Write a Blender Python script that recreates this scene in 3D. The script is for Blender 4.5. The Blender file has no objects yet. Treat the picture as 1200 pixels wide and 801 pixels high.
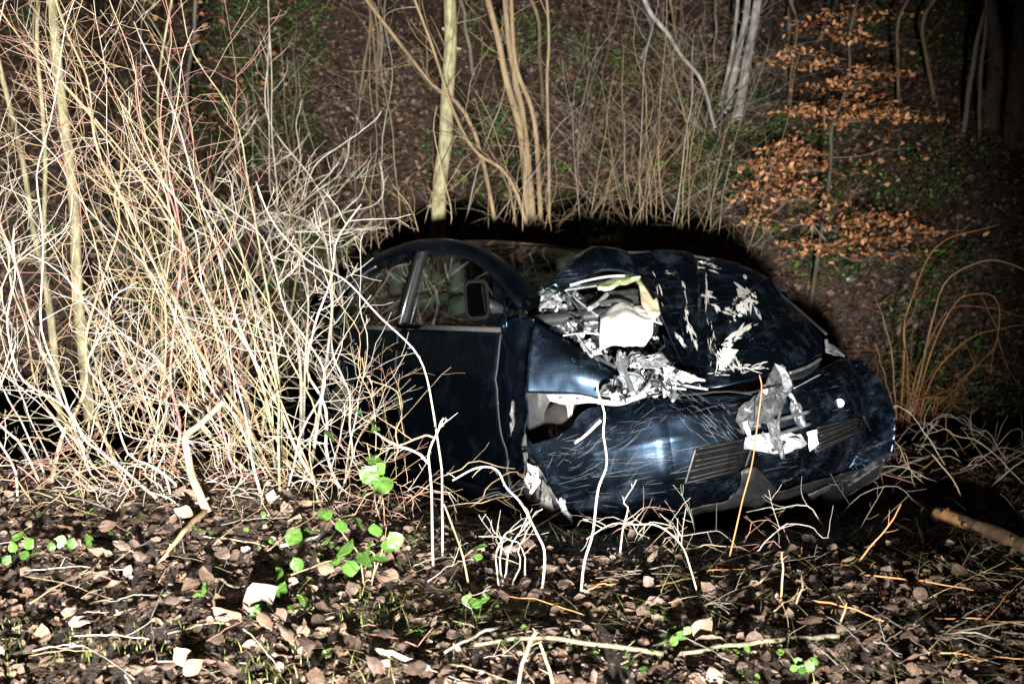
import bpy, math, random
import numpy as np
from mathutils import Vector, Matrix, noise

# ------------------------------------------------------------------ camera
SC = bpy.context.scene
COL = SC.collection
FPX = 1400.0                       # focal length in units of a 1200-wide picture
CAM = np.array([0.0, 0.0, 1.70])
TILT = math.radians(15)
cam_d = bpy.data.cameras.new('camera')
cam = bpy.data.objects.new('camera', cam_d); COL.objects.link(cam)
cam_d.sensor_width = 36; cam_d.lens = 36 * FPX / 1200
cam_d.clip_start = 0.05; cam_d.clip_end = 600
cam_d.dof.use_dof = True; cam_d.dof.focus_distance = 4.5; cam_d.dof.aperture_fstop = 3.5
cam.location = CAM.tolist(); cam.rotation_euler = (math.pi/2 - TILT, 0, 0)
SC.camera = cam

# ------------------------------------------------------------------ night sky and the one flood lamp that lights the place
world = bpy.data.worlds.new('World'); SC.world = world; world.use_nodes = True
wn = world.node_tree
sky = wn.nodes.new('ShaderNodeTexSky'); sky.sky_type = 'NISHITA'; sky.sun_disc = False
sky.sun_elevation = math.radians(-4); sky.sun_rotation = math.radians(200)
wn.links.new(sky.outputs[0], wn.nodes['Background'].inputs[0])
wn.nodes['Background'].inputs[1].default_value = 0.12

lamp_d = bpy.data.lights.new('flood_lamp', 'SPOT')
lamp = bpy.data.objects.new('flood_lamp', lamp_d); COL.objects.link(lamp)
lamp_d.energy = 18500; lamp_d.color = (1.0, 0.965, 0.92)
lamp_d.spot_size = math.radians(53); lamp_d.spot_blend = 1.0; lamp_d.shadow_soft_size = 0.15
LAMP = Vector((0.14, -2.2, 1.28))
LAMP_AIM = Vector((-0.72, 6.0, 0.36))
lamp.location = LAMP
lamp.rotation_euler = (LAMP_AIM - LAMP).to_track_quat('-Z', 'Y').to_euler()

SC.view_settings.view_transform = 'Standard'; SC.view_settings.look = 'None'
SC.view_settings.exposure = 0.0; SC.view_settings.gamma = 1.0
SC.view_settings.use_curve_mapping = False
SC.render.engine = 'CYCLES'
SC.cycles.max_bounces = 6; SC.cycles.transparent_max_bounces = 12
SC.cycles.use_denoising = True; SC.cycles.sample_clamp_indirect = 4

random.seed(11); RNG = np.random.default_rng(11)
U = random.uniform

# ------------------------------------------------------------------ rays through the lens, used to find where a thing stands
FW = np.array([0, math.cos(TILT), -math.sin(TILT)]); UPV = np.array([0, math.sin(TILT), math.cos(TILT)])
RT = np.array([1.0, 0, 0])
def ray(px, py): return FW + RT*((px-600)/FPX) - UPV*((py-400.5)/FPX)
def P(px, py, d): return CAM + ray(px, py)*d

# ------------------------------------------------------------------ terrain
GY = [-60, -5, 2.0, 2.8, 4.0, 4.8, 5.6, 6.6, 7.8, 8.8, 10, 14, 20, 40, 300]
GZ = [0.2, 0.08, 0.03, 0.0, -0.21, -0.43, -0.68, -1.02, -1.32, -1.02, -0.25, 1.75, 4.3, 10, 14]
def ground(x, y):
    z = float(np.interp(y, GY, GZ)); z0 = float(np.interp(y-.5, GY, GZ)); z1 = float(np.interp(y+.5, GY, GZ))
    z = (z*2+z0+z1)/4
    a = 1.0 if y > 9 else 0.35
    z += 0.10*a*noise.noise(Vector((x*.6, y*.6, 3.1))) + 0.022*noise.noise(Vector((x*2.1, y*2.1, 7.7)))
    z += 0.012*noise.noise(Vector((x*7.0, y*7.0, 1.7)))
    z += .30*min(1, max(0, (-x-.05)/1.0))*math.exp(-((y-4.9)/(1.15 if y < 4.9 else .8))**2)
    z += .26*min(1, max(0, (x-1.75)/.6))*math.exp(-((y-6.3)/1.2)**2)
    z -= .06*math.exp(-((x-.85)/.9)**2-((y-5.0)/.45)**2)
    if y > 7: z += 0.06*(x-0.5)*min(1, (y-7)/4) * (0.3 if x > 0 else -0.15)
    return z
def G(px, py, lo=2.0, hi=40.0):
    d = ray(px, py); t = lo; last = lo
    while t < hi:
        q = CAM + d*t
        if q[2] < ground(q[0], q[1]):
            a, b = last, t
            for _ in range(14):
                m = (a+b)/2; q = CAM + d*m
                if q[2] < ground(q[0], q[1]): b = m
                else: a = m
            return CAM + d*b
        last = t; t += 0.08
    return CAM + d*hi
def depth(q): return float((np.asarray(q)-CAM) @ FW)

# ------------------------------------------------------------------ object helpers
def link_mesh(name, verts, faces, mat, parent=None, smooth=True):
    me = bpy.data.meshes.new(name); me.from_pydata([tuple(map(float, v)) for v in verts], [], faces); me.update()
    if smooth: me.polygons.foreach_set('use_smooth', [True]*len(me.polygons))
    if mat: me.materials.append(mat)
    o = bpy.data.objects.new(name, me); COL.objects.link(o)
    if parent: o.parent = parent
    return o
def empty(name, loc=(0, 0, 0), parent=None):
    o = bpy.data.objects.new(name, None); COL.objects.link(o); o.location = tuple(map(float, loc)); o.empty_display_size = .1
    if parent: o.parent = parent
    return o
def tag(o, label=None, cat=None, group=None, kind=None):
    if label: o['label'] = label
    if cat: o['category'] = cat
    if group: o['group'] = group
    if kind: o['kind'] = kind
    return o

class MB:
    def __init__(s, org=(0, 0, 0)): s.v = []; s.f = []; s.o = np.array(org, float)
    def poly(s, vs, fs):
        b = len(s.v); s.v += [tuple(np.asarray(v)-s.o) for v in vs]; s.f += [tuple(i+b for i in f) for f in fs]
    def tube(s, pts, r0, r1=None, sides=5, cap=True, power=1.0):
        pts = [np.asarray(p, float) for p in pts]; n = len(pts)
        if r1 is None: r1 = r0
        b = len(s.v); ref = np.array([0.31, 0.2, 0.93]); u = None
        for i, p in enumerate(pts):
            t = pts[min(i+1, n-1)] - pts[max(i-1, 0)]; t = t/(np.linalg.norm(t)+1e-9)
            if u is None:
                u = np.cross(t, ref)
                if np.linalg.norm(u) < .1: u = np.cross(t, [1, 0, 0])
            u = u - t*(u@t); u = u/(np.linalg.norm(u)+1e-9); w = np.cross(t, u)
            k = i/(n-1) if n > 1 else 0
            r = r0 + (r1-r0)*k**power
            for j in range(sides):
                a = 2*math.pi*j/sides
                s.v.append(tuple(p + (u*math.cos(a)+w*math.sin(a))*r - s.o))
        for i in range(n-1):
            for j in range(sides):
                s.f.append((b+i*sides+j, b+i*sides+(j+1) % sides, b+(i+1)*sides+(j+1) % sides, b+(i+1)*sides+j))
        if cap:
            s.f.append(tuple(b+j for j in range(sides))[::-1]); s.f.append(tuple(b+(n-1)*sides+j for j in range(sides)))
    def box(s, c, h, ax=None):
        c = np.asarray(c, float); ax = np.eye(3) if ax is None else np.asarray(ax)
        vs = [c + ax[0]*h[0]*i + ax[1]*h[1]*j + ax[2]*h[2]*k for i in (-1, 1) for j in (-1, 1) for k in (-1, 1)]
        s.poly(vs, [(0, 1, 3, 2), (4, 6, 7, 5), (0, 4, 5, 1), (2, 3, 7, 6), (0, 2, 6, 4), (1, 5, 7, 3)])
    def build(s, name, mat, parent=None, smooth=True): return link_mesh(name, s.v, s.f, mat, parent, smooth)

def crom(pts, n):
    pts = [np.asarray(p, float) for p in pts]; m = len(pts)
    if m == 2: return [pts[0]+(pts[1]-pts[0])*k/(n-1) for k in range(n)]
    out = []
    for k in range(n):
        t = k/(n-1)*(m-1); i = min(int(t), m-2); u = t-i
        p1, p2 = pts[i], pts[i+1]; p0 = pts[i-1] if i > 0 else 2*p1-p2; p3 = pts[i+2] if i+2 < m else 2*p2-p1
        out.append(.5*((2*p1)+(p2-p0)*u+(2*p0-5*p1+4*p2-p3)*u*u+(3*p1-p0-3*p2+p3)*u**3))
    return out
def grid_interp(rows, nu, nv):
    cols = [crom(r, nu) for r in rows]
    out = [crom([cols[i][j] for i in range(len(rows))], nv) for j in range(nu)]
    return [[out[j][i] for j in range(nu)] for i in range(nv)]
def grid_faces(nv, nu): return [(i*nu+j, i*nu+j+1, (i+1)*nu+j+1, (i+1)*nu+j) for i in range(nv-1) for j in range(nu-1)]
def solid(o, th, off=-1.0):
    m = o.modifiers.new('thickness', 'SOLIDIFY'); m.thickness = th; m.offset = off; return o
def bevel(o, w, seg=2):
    m = o.modifiers.new('edge', 'BEVEL'); m.width = w; m.segments = seg; m.limit_method = 'ANGLE'; return o

# ------------------------------------------------------------------ materials
def nodes(name):
    m = bpy.data.materials.new(name); m.use_nodes = True; nt = m.node_tree
    return m, nt, nt.nodes['Principled BSDF'], nt.nodes['Material Output']
def N(nt, t, **kw):
    n = nt.nodes.new(t)
    for k, v in kw.items():
        if k.startswith('_'): setattr(n, k[1:], v)
        else: n.inputs[k.replace('__', ' ')].default_value = v
    return n
def ramp(nt, fac, stops):
    r = nt.nodes.new('ShaderNodeValToRGB'); e = r.color_ramp.elements
    while len(e) < len(stops): e.new(0.5)
    for el, (p, c) in zip(e, stops): el.position = p; el.color = (*c, 1) if len(c) == 3 else c
    nt.links.new(fac, r.inputs[0]); return r.outputs[0]
def mix(nt, fac, a, b):
    m = nt.nodes.new('ShaderNodeMix'); m.data_type = 'RGBA'
    for sock, v in ((0, fac), (6, a), (7, b)):
        if hasattr(v, 'links'): nt.links.new(v, m.inputs[sock])
        elif sock == 0: m.inputs[0].default_value = v
        else: m.inputs[sock].default_value = (*v, 1)
    return m.outputs[2]
def math_n(nt, op, a, b=None):
    m = nt.nodes.new('ShaderNodeMath'); m.operation = op
    for i, v in enumerate((a, b)):
        if v is None: continue
        if hasattr(v, 'links'): nt.links.new(v, m.inputs[i])
        else: m.inputs[i].default_value = v
    return m.outputs[0]
def objnoise(nt, scale, detail=4, rough=.6, stretch=None, rot=None, dist=0.0):
    tc = nt.nodes.new('ShaderNodeTexCoord'); mp = nt.nodes.new('ShaderNodeMapping')
    if stretch: mp.inputs['Scale'].default_value = stretch
    if rot: mp.inputs['Rotation'].default_value = rot
    nt.links.new(tc.outputs['Object'], mp.inputs[0])
    n = N(nt, 'ShaderNodeTexNoise', Scale=scale, Detail=detail, Roughness=rough, Distortion=dist); nt.links.new(mp.outputs[0], n.inputs['Vector'])
    return n.outputs['Fac']
def bump(nt, b, h, strength=.3, dist=.01):
    n = N(nt, 'ShaderNodeBump', Strength=strength, Distance=dist); nt.links.new(h, n.inputs['Height']); nt.links.new(n.outputs[0], b.inputs['Normal'])

def bark(name, c0, c1, c2=None, scale=14, rough=.8, spec=.3):
    m, nt, b, _ = nodes(name)
    f = objnoise(nt, scale, 5, .7, (1, 1, .35))
    nt.links.new(ramp(nt, f, [(.3, c0), (.7, c1)] + ([(.85, c2)] if c2 else [])), b.inputs['Base Color'])
    b.inputs['Roughness'].default_value = rough; b.inputs['Specular IOR Level'].default_value = spec
    bump(nt, b, objnoise(nt, scale*4, 4, .7), .5, .004)
    return m
def plain(name, col, rough=.5, metal=0.0, var=.35, scale=18, bmp=.15, coat=0.0, spec=.5):
    m, nt, b, _ = nodes(name)
    f = objnoise(nt, scale, 5, .65)
    lo = tuple(c*(1-var) for c in col); hi = tuple(min(1, c*(1+var*.6)) for c in col)
    nt.links.new(ramp(nt, f, [(.3, lo), (.7, hi)]), b.inputs['Base Color'])
    b.inputs['Roughness'].default_value = rough; b.inputs['Metallic'].default_value = metal; b.inputs['Coat Weight'].default_value = coat
    b.inputs['Coat Roughness'].default_value = .06; b.inputs['Specular IOR Level'].default_value = spec
    if bmp: bump(nt, b, objnoise(nt, scale*3, 4, .6), bmp, .004)
    return m
def leafmat(name, stops, transl=.25, rough=.6, spec=.35, var=.4, hue=0.0):
    m, nt, b, out = nodes(name)
    a = nt.nodes.new('ShaderNodeAttribute'); a.attribute_name = 'tint'
    n = objnoise(nt, 48, 6, .75)
    f = math_n(nt, 'ADD', a.outputs['Fac'], math_n(nt, 'MULTIPLY', math_n(nt, 'SUBTRACT', n, .5), var))
    c = ramp(nt, f, stops)
    oi = nt.nodes.new('ShaderNodeObjectInfo'); hv = math_n(nt, 'FRACT', math_n(nt, 'ADD', oi.outputs['Random'], math_n(nt, 'MULTIPLY', objnoise(nt, 14, 2, .5), 2.0)))
    mm = nt.nodes.new('ShaderNodeMix'); mm.data_type = 'RGBA'; mm.blend_type = 'MULTIPLY'; mm.inputs[0].default_value = hue
    nt.links.new(c, mm.inputs[6]); nt.links.new(ramp(nt, hv, [(.0, (.84, .90, 1.0)), (.35, (1.05, 1.02, .98)), (.7, (1.08, .95, .80)), (1, (.80, .78, .80))]), mm.inputs[7]); c = mm.outputs[2]
    nt.links.new(c, b.inputs['Base Color'])
    b.inputs['Roughness'].default_value = rough; b.inputs['Specular IOR Level'].default_value = spec
    bump(nt, b, objnoise(nt, 110, 3, .6), .4, .003)
    t = nt.nodes.new('ShaderNodeBsdfTranslucent'); nt.links.new(c, t.inputs[0])
    mx = nt.nodes.new('ShaderNodeMixShader'); mx.inputs[0].default_value = transl
    nt.links.new(b.outputs[0], mx.inputs[1]); nt.links.new(t.outputs[0], mx.inputs[2]); nt.links.new(mx.outputs[0], out.inputs[0])
    return m

M = {}
M['soil'] = plain('soil', (.055, .039, .030), .9, 0, .8, 26, 1.0)
M['bark_pale'] = bark('bark_pale', (.18, .155, .118), (.47, .425, .355))
M['bark_straw'] = bark('bark_straw', (.13, .088, .05), (.33, .245, .145))
M['bark_red'] = bark('bark_red', (.13, .06, .05), (.29, .155, .125))
M['bark_green'] = bark('bark_green', (.07, .066, .036), (.30, .275, .155), (.42, .39, .26), 26)
M['bark_grey'] = bark('bark_grey', (.085, .072, .06), (.21, .19, .16))
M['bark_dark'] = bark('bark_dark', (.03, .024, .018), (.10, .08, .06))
M['bark_birch'] = bark('bark_birch', (.06, .05, .045), (.40, .38, .34), (.55, .53, .48), 16)
M['bark_hazel'] = bark('bark_hazel', (.09, .064, .037), (.21, .155, .088))
M['bark_orange'] = bark('bark_orange', (.20, .085, .03), (.38, .19, .075))
M['bark_lichen'] = bark('bark_lichen', (.05, .045, .028), (.15, .135, .085), (.22, .21, .15), 40)
M['bark_log'] = bark('bark_log', (.05, .03, .018), (.24, .15, .085), (.36, .26, .17), 34)
M['wood_raw'] = bark('wood_raw', (.30, .12, .035), (.66, .38, .16), (.16, .07, .03), 30)
M['litter'] = leafmat('litter', [(.0, (.012, .008, .007)), (.3, (.066, .044, .034)), (.55, (.135, .096, .074)), (.8, (.225, .168, .130)), (1, (.40, .335, .265))], .08, .55, .4, .9, 1.0)
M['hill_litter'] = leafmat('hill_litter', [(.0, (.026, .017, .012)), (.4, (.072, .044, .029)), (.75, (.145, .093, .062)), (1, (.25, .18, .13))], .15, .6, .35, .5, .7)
M['beech'] = leafmat('beech', [(.0, (.28, .10, .04)), (.5, (.54, .25, .11)), (1, (.68, .38, .20))], .3)
M['green'] = leafmat('green', [(.0, (.025, .062, .010)), (.5, (.055, .125, .020)), (1, (.105, .205, .038))], .22, .4, .5)
M['ivy'] = leafmat('ivy', [(.0, (.035, .07, .017)), (.5, (.075, .14, .035)), (1, (.13, .215, .06))], .15, .4, .5)
M['grass'] = leafmat('grass', [(.0, (.05, .10, .015)), (.6, (.16, .22, .04)), (1, (.42, .36, .17))], .3)

# ------------------------------------------------------------------ ground sheet
def make_ground():
    xs = np.r_[np.linspace(-250, -9, 14), np.linspace(-8, 8, 150), np.linspace(9, 250, 14)]
    ys = np.r_[np.linspace(-60, 1.0, 10), np.linspace(1.2, 16, 150), np.linspace(17, 300, 26)]
    v = [(x, y, ground(x, y)) for y in ys for x in xs]
    o = link_mesh('ground', v, grid_faces(len(ys), len(xs)), M['soil']); tag(o, 'dark soil of the ditch and the wooded slope', 'ground', kind='structure')
make_ground()
# ================================================================== the wrecked car (x forward, y to its own left-hand side, z up)
def rotm(a, b, c):
    ca, sa, cb, sb, cc, sc = math.cos(a), math.sin(a), math.cos(b), math.sin(b), math.cos(c), math.sin(c)
    return np.array([[ca, -sa, 0], [sa, ca, 0], [0, 0, 1]]) @ np.array([[cb, 0, -sb], [0, 1, 0], [sb, 0, cb]]) @ np.array([[1, 0, 0], [0, cc, -sc], [0, sc, cc]])
CAR_R = rotm(-1.08116782, 0.20641582, -0.02479564); CAR_T = np.array([0.31977, 6.5423, -0.93990])
car = empty('wrecked_car')
mw = Matrix([list(CAR_R[i])+[CAR_T[i]] for i in range(3)]+[[0, 0, 0, 1]]); car.matrix_world = mw
tag(car, 'dark blue hatchback lying wrecked in the ditch, bonnet and wing torn open', 'car')
CO = CAR_R.T @ (CAM-CAR_T)
def cray(px, py): return CAR_R.T @ ray(px, py)
def hit(px, py, g, t0=3.2, t1=9.5):
    d = cray(px, py); ts = np.linspace(t0, t1, 420); q = CO + ts[:, None]*d; v = g(q)
    s = np.where(np.sign(v[1:]) != np.sign(v[:-1]))[0]
    if len(s) == 0: return q[int(np.argmin(np.abs(v)))]
    i = s[0]; k = v[i]/(v[i]-v[i+1]); return q[i]+(q[i+1]-q[i])*k
def side(q): return -q[:, 1]-(0.845-0.46*np.maximum(0, q[:, 2]-1.0)-0.05*((np.minimum(q[:, 2], 1.0)-.62)/.42)**2)
def bonnet_s(q): return q[:, 2]-(0.80+0.55*(1.9-q[:, 0])-0.10*(q[:, 1]-.1)**2)
def bumper_s(q): return q[:, 0]-(2.0-0.42*(np.abs(q[:, 1])/0.85)**2.5-0.30*((q[:, 2]-.50)/.40)**2)
def flat(axis, val): return lambda q: q[:, axis]-val
def tilt(x0, z0, k): return lambda q: q[:, 2]-(z0+k*(x0-q[:, 0]))
def bay(h=0.0): return lambda q: q[:, 2]-(0.86+0.35*(1.6-q[:, 0])+h)     # level of the crushed engine-bay contents

def cpaint(name, base, scratch=1.0, dirt=.25, coat=1.0):
    m, nt, b, _ = nodes(name)
    col = mix(nt, ramp(nt, objnoise(nt, 3.0, 5, .6), [(.35, (0, 0, 0)), (.75, (1, 1, 1))]), base, tuple(c*1.5 for c in base))
    # scratches down to the primer, in streaks that run across the panels; masks keep them in patches
    s1 = ramp(nt, objnoise(nt, 1.0, 4, .72, (10, 2.6, 190), (.42, 0, 0), .5), [(.60, (0, 0, 0)), (.70, (1, 1, 1))])
    s2 = ramp(nt, objnoise(nt, 1.0, 4, .72, (10, 3.4, 210), (-.75, .2, .2), .6), [(.61, (0, 0, 0)), (.71, (1, 1, 1))])
    s3 = ramp(nt, objnoise(nt, 1.0, 4, .72, (8, 2.4, 230), (1.1, .1, -.1), .4), [(.62, (0, 0, 0)), (.72, (1, 1, 1))])
    s2 = math_n(nt, 'MAXIMUM', s2, s3)
    msk = ramp(nt, objnoise(nt, 3.2, 5, .7), [(.48, (0, 0, 0)), (.64, (1, 1, 1))])
    sc = math_n(nt, 'MULTIPLY', math_n(nt, 'MAXIMUM', s1, s2), msk)
    tc = nt.nodes.new('ShaderNodeTexCoord')
    vo = N(nt, 'ShaderNodeTexVoronoi', Scale=55.0, Randomness=1.0); nt.links.new(tc.outputs['Object'], vo.inputs['Vector'])
    sp = ramp(nt, vo.outputs['Distance'], [(.05, (1, 1, 1)), (.16, (0, 0, 0))])
    spm = ramp(nt, objnoise(nt, 9, 4, .7), [(.56, (0, 0, 0)), (.62, (1, 1, 1))])
    sc = math_n(nt, 'MAXIMUM', sc, math_n(nt, 'MULTIPLY', sp, spm))
    sc = math_n(nt, 'MULTIPLY', sc, scratch)
    df = ramp(nt, objnoise(nt, 5.5, 7, .75), [(.52, (0, 0, 0)), (.78, (1, 1, 1))])
    dfac = math_n(nt, 'MULTIPLY', df, dirt)
    c = mix(nt, dfac, col, (.07, .065, .055)); c = mix(nt, sc, c, (.40, .41, .41))
    nt.links.new(c, b.inputs['Base Color'])
    rest = math_n(nt, 'SUBTRACT', 1.0, math_n(nt, 'MINIMUM', math_n(nt, 'ADD', sc, dfac), 1.0))
    nt.links.new(math_n(nt, 'MULTIPLY', rest, 1.0), b.inputs['Metallic'])
    nt.links.new(math_n(nt, 'MULTIPLY', rest, coat), b.inputs['Coat Weight'])
    b.inputs['Coat Roughness'].default_value = .06; b.inputs['Coat IOR'].default_value = 1.42; b.inputs['Specular Tint'].default_value = (.25, .3, .36, 1)
    nt.links.new(math_n(nt, 'ADD', math_n(nt, 'MULTIPLY', dfac, .4), .31), b.inputs['Roughness'])
    bump(nt, b, math_n(nt, 'ADD', objnoise(nt, 11, 3, .5), math_n(nt, 'MULTIPLY', sc, -.2)), .12, .01)
    return m
M['paint'] = cpaint('car_paint', (.036, .060, .094), .55, .34, .6)
M['paint_side'] = cpaint('car_paint_side', (.036, .060, .094), .05, .08, .3)
M['plastic'] = plain('black_plastic', (.012, .013, .014), .5, 0, .5, 14, .25, 0.0, .22)
M['plastic_grey'] = plain('scuffed_plastic', (.055, .058, .062), .5, 0, .7, 26, .3)
M['metal'] = plain('bare_metal', (.74, .76, .79), .36, .45, .5, 16, .4)
M['metal_dull'] = plain('dull_metal', (.32, .34, .37), .5, .35, .6, 20, .4)
M['alu'] = plain('aluminium', (.72, .75, .78), .3, .8, .35, 12, .3)
M['white_plastic'] = plain('white_plastic', (.86, .86, .82), .45, 0, .12, 12, .25)
M['cream'] = plain('cream_foam', (.72, .62, .38), .9, 0, .35, 22, .5)
M['void'] = plain('matt_black', (.004, .004, .004), 1.0, 0, .3, 20, 0, 0.0, .05)
M['rubber'] = plain('rubber', (.022, .021, .02), .8, 0, .4, 30, .4)
M['mudrubber'] = plain('muddy_rubber', (.035, .03, .025), .9, 0, .6, 12, .6)
M['liner'] = plain('wheel_liner', (.11, .107, .10), .75, 0, .6, 10, .4)
M['scrape'] = plain('stripped_primer', (.36, .355, .32), .85, 0, .5, 90, .9)
M['trim'] = plain('bright_trim', (.55, .57, .6), .25, .9, .1, 8, 0)
M['mirror'] = plain('mirror', (.8, .82, .84), .03, 1.0, .05, 8, 0)
M['seat'] = plain('seat_cloth', (.022, .027, .024), .9, 0, .3, 40, .3)
M['dash'] = plain('dash_plastic', (.03, .032, .034), .7, 0, .3, 30, .2)
def glassmat(name, tint, dirt=.06):
    m, nt, b, out = nodes(name)
    nt.nodes.remove(b)
    tr = nt.nodes.new('ShaderNodeBsdfTransparent'); tr.inputs[0].default_value = (*tint, 1)
    gl = N(nt, 'ShaderNodeBsdfGlossy', Roughness=.02)
    fr = N(nt, 'ShaderNodeFresnel', IOR=1.3)
    mx = nt.nodes.new('ShaderNodeMixShader'); nt.links.new(math_n(nt, 'MULTIPLY', fr.outputs[0], .35), mx.inputs[0]); nt.links.new(tr.outputs[0], mx.inputs[1]); nt.links.new(gl.outputs[0], mx.inputs[2])
    df = N(nt, 'ShaderNodeBsdfDiffuse'); df.inputs[0].default_value = (.25, .27, .24, 1)
    d = math_n(nt, 'MULTIPLY', ramp(nt, objnoise(nt, 6, 6, .7), [(.45, (0, 0, 0)), (.8, (1, 1, 1))]), dirt)
    m2 = nt.nodes.new('ShaderNodeMixShader'); nt.links.new(d, m2.inputs[0]); nt.links.new(mx.outputs[0], m2.inputs[1]); nt.links.new(df.outputs[0], m2.inputs[2])
    nt.links.new(m2.outputs[0], out.inputs[0]); return m
M['glass'] = glassmat('green_glass', (.55, .66, .59))

def cobj(name, mb_or, mat, parent=None, **kw):
    return mb_or.build(name, M[mat], parent or car, **kw)

# a panel traced as a net of sight lines laid onto a body surface, then creased along its normal
def seg_d(x, y, s):
    ax, ay, bx, by = s; dx, dy = bx-ax, by-ay; k = max(0, min(1, ((x-ax)*dx+(y-ay)*dy)/(dx*dx+dy*dy)))
    return math.hypot(x-ax-k*dx, y-ay-k*dy)
def net(name, rows, surf, mat, nu, nv, parent=None, creases=(), rough=0.0, rs=.02, th=.004, lift=None, seed=0.0, smooth=True, edge=0.0):
    """rows: control net; an entry is (px,py) on the surface or (px,py,lift along normal)"""
    rows3 = [[np.array([p[0], p[1], p[2] if len(p) > 2 else 0.0]) for p in r] for r in rows]
    g = grid_interp(rows3, nu, nv)
    pts = np.array([[hit(p[0], p[1], surf) for p in r] for r in g])
    du = np.gradient(pts, axis=1); dv = np.gradient(pts, axis=0); nr = np.cross(du, dv); nr /= np.linalg.norm(nr, axis=2, keepdims=True)+1e-9
    for i in range(nv):
        for j in range(nu):
            if nr[i, j] @ (CO-pts[i, j]) < 0: nr[i, j] *= -1
    nr = (nr+np.roll(nr, 1, 0)+np.roll(nr, -1, 0)+np.roll(nr, 1, 1)+np.roll(nr, -1, 1)) if False else nr
    out = []
    for i in range(nv):
        for j in range(nu):
            x, y, l = g[i][j]; h = l
            for (s, a, w) in creases: h += a*math.exp(-seg_d(x, y, s)/w)
            if rough: h += rough*(noise.noise(Vector((x*rs, y*rs, seed)))+.5*abs(noise.noise(Vector((x*rs*2.3, y*rs*2.3, seed+5)))))
            if edge and (i in (0, nv-1) or j in (0, nu-1)):
                e = edge*noise.noise(Vector((x*.15, y*.15, seed+9)))
                out.append(pts[i, j]+nr[i, j]*h+np.array([0, e, e])); continue
            out.append(pts[i, j]+nr[i, j]*h)
    o = link_mesh(name, out, grid_faces(nv, nu), M[mat], parent or car, smooth)
    if th: solid(o, th, 0)
    return o
def shard(name, pxs, surf, mat, parent=None, th=.004, bend=.012, seed=0.0, lifts=None, smooth=False):
    """a torn, crumpled piece of sheet: outline of sight lines laid on a surface, ragged along its edge and folded inside"""
    rnd = random.Random(seed); ring = []
    for i, p in enumerate(pxs):
        q = pxs[(i+1) % len(pxs)]; l = math.hypot(q[0]-p[0], q[1]-p[1]); k = max(1, int(l/5)); la = lifts[i] if lifts else 0; lb = lifts[(i+1) % len(pxs)] if lifts else 0
        for j in range(k):
            t = j/k; e = min(1.3, l*.05) if j else 0; ring.append((p[0]+(q[0]-p[0])*t+rnd.uniform(-e, e), p[1]+(q[1]-p[1])*t+rnd.uniform(-e, e), la+(lb-la)*t))
    n = len(ring); pts = [hit(p[0], p[1], surf)+np.array([0, 0, p[2]]) for p in ring]
    c = sum(pts)/n; vs = list(pts); fs = []; L = 2 if n < 7 else 3
    for l in range(1, L+1):
        k = 1-l/(L+1)
        vs += [c+(p-c)*(k+rnd.uniform(-.06, .06))+np.array([rnd.uniform(-bend, bend) for _ in range(3)]) for p in pts]
    vs.append(c+np.array([rnd.uniform(-bend, bend) for _ in range(3)]))
    for l in range(L):
        for i in range(n): j = (i+1) % n; fs.append((l*n+i, l*n+j, (l+1)*n+j, (l+1)*n+i))
    fs += [(L*n+i, L*n+(i+1) % n, len(vs)-1) for i in range(n)]
    o = link_mesh(name, vs, fs, M[mat], parent or car, smooth); solid(o, th, 0); return o
def pipe(name, pxs, surf, r, mat, parent=None, sides=8, n=None, lifts=None, r1=None):
    pts = [hit(p[0], p[1], surf) for p in pxs]
    if lifts is not None: pts = [p+np.array([0, 0, l]) for p, l in zip(pts, lifts)]
    mb = MB(); mb.tube(crom(pts, n or max(6, 5*len(pts))), r, r1 or r, sides); return cobj(name, mb, mat, parent)

# ------------------------------------------------------------------ passenger shell
RX = [1.12, .95, .62, .26, -.2, -.6, -1.13, -1.6, -1.95, -2.12]; RZ = [1.13, 1.22, 1.345, 1.435, 1.485, 1.49, 1.435, 1.30, 1.13, 1.04]
def rail(x, s=-1, inn=0.0):
    z = float(np.interp(-x, [-a for a in RX], RZ)); z = (z+float(np.interp(-x-.12, [-a for a in RX], RZ))+float(np.interp(-x+.12, [-a for a in RX], RZ)))/3
    return np.array([x, s*(0.845-0.46*(z-1.0)-inn), z])
def sillz(x): return 1.02+0.012*x
def sidey(z): return 0.845-0.46*max(0, z-1.0)-0.05*((min(z, 1.0)-.62)/.42)**2

def side_panel(name, x0, x1, zb, zt, s, cut=None, nx=26, nz=18, mat='paint_side', dent=0.0):
    vs = []
    for i in range(nz):
        for j in range(nx):
            x = x0+(x1-x0)*j/(nx-1); k = i/(nz-1); b = zb(x) if callable(zb) else zb; t = zt(x) if callable(zt) else zt
            if cut:
                cx, cz, r = cut; dx = abs(x-cx)
                if dx < r: b = max(b, cz+math.sqrt(r*r-dx*dx))
            z = b+(t-b)*k; y = sidey(z)
            y += .012*math.exp(-((z-.80)/.02)**2*.5) - .018*math.exp(-((z-.42)/.06)**2)    # shoulder line and lower hollow
            if dent: y += dent*noise.noise(Vector((x*2.2, z*2.2, 4.0)))
            y -= .05*max(0, (abs(x+.1)-1.5))**2
            vs.append((x, s*y, z))
    o = link_mesh(name, vs, grid_faces(nz, nx), M[mat], car); m_ = solid(o, .006, 1 if s < 0 else -1); o.data.materials.append(M['rubber']); o.modifiers[0].material_offset_rim = 1; return o
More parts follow.
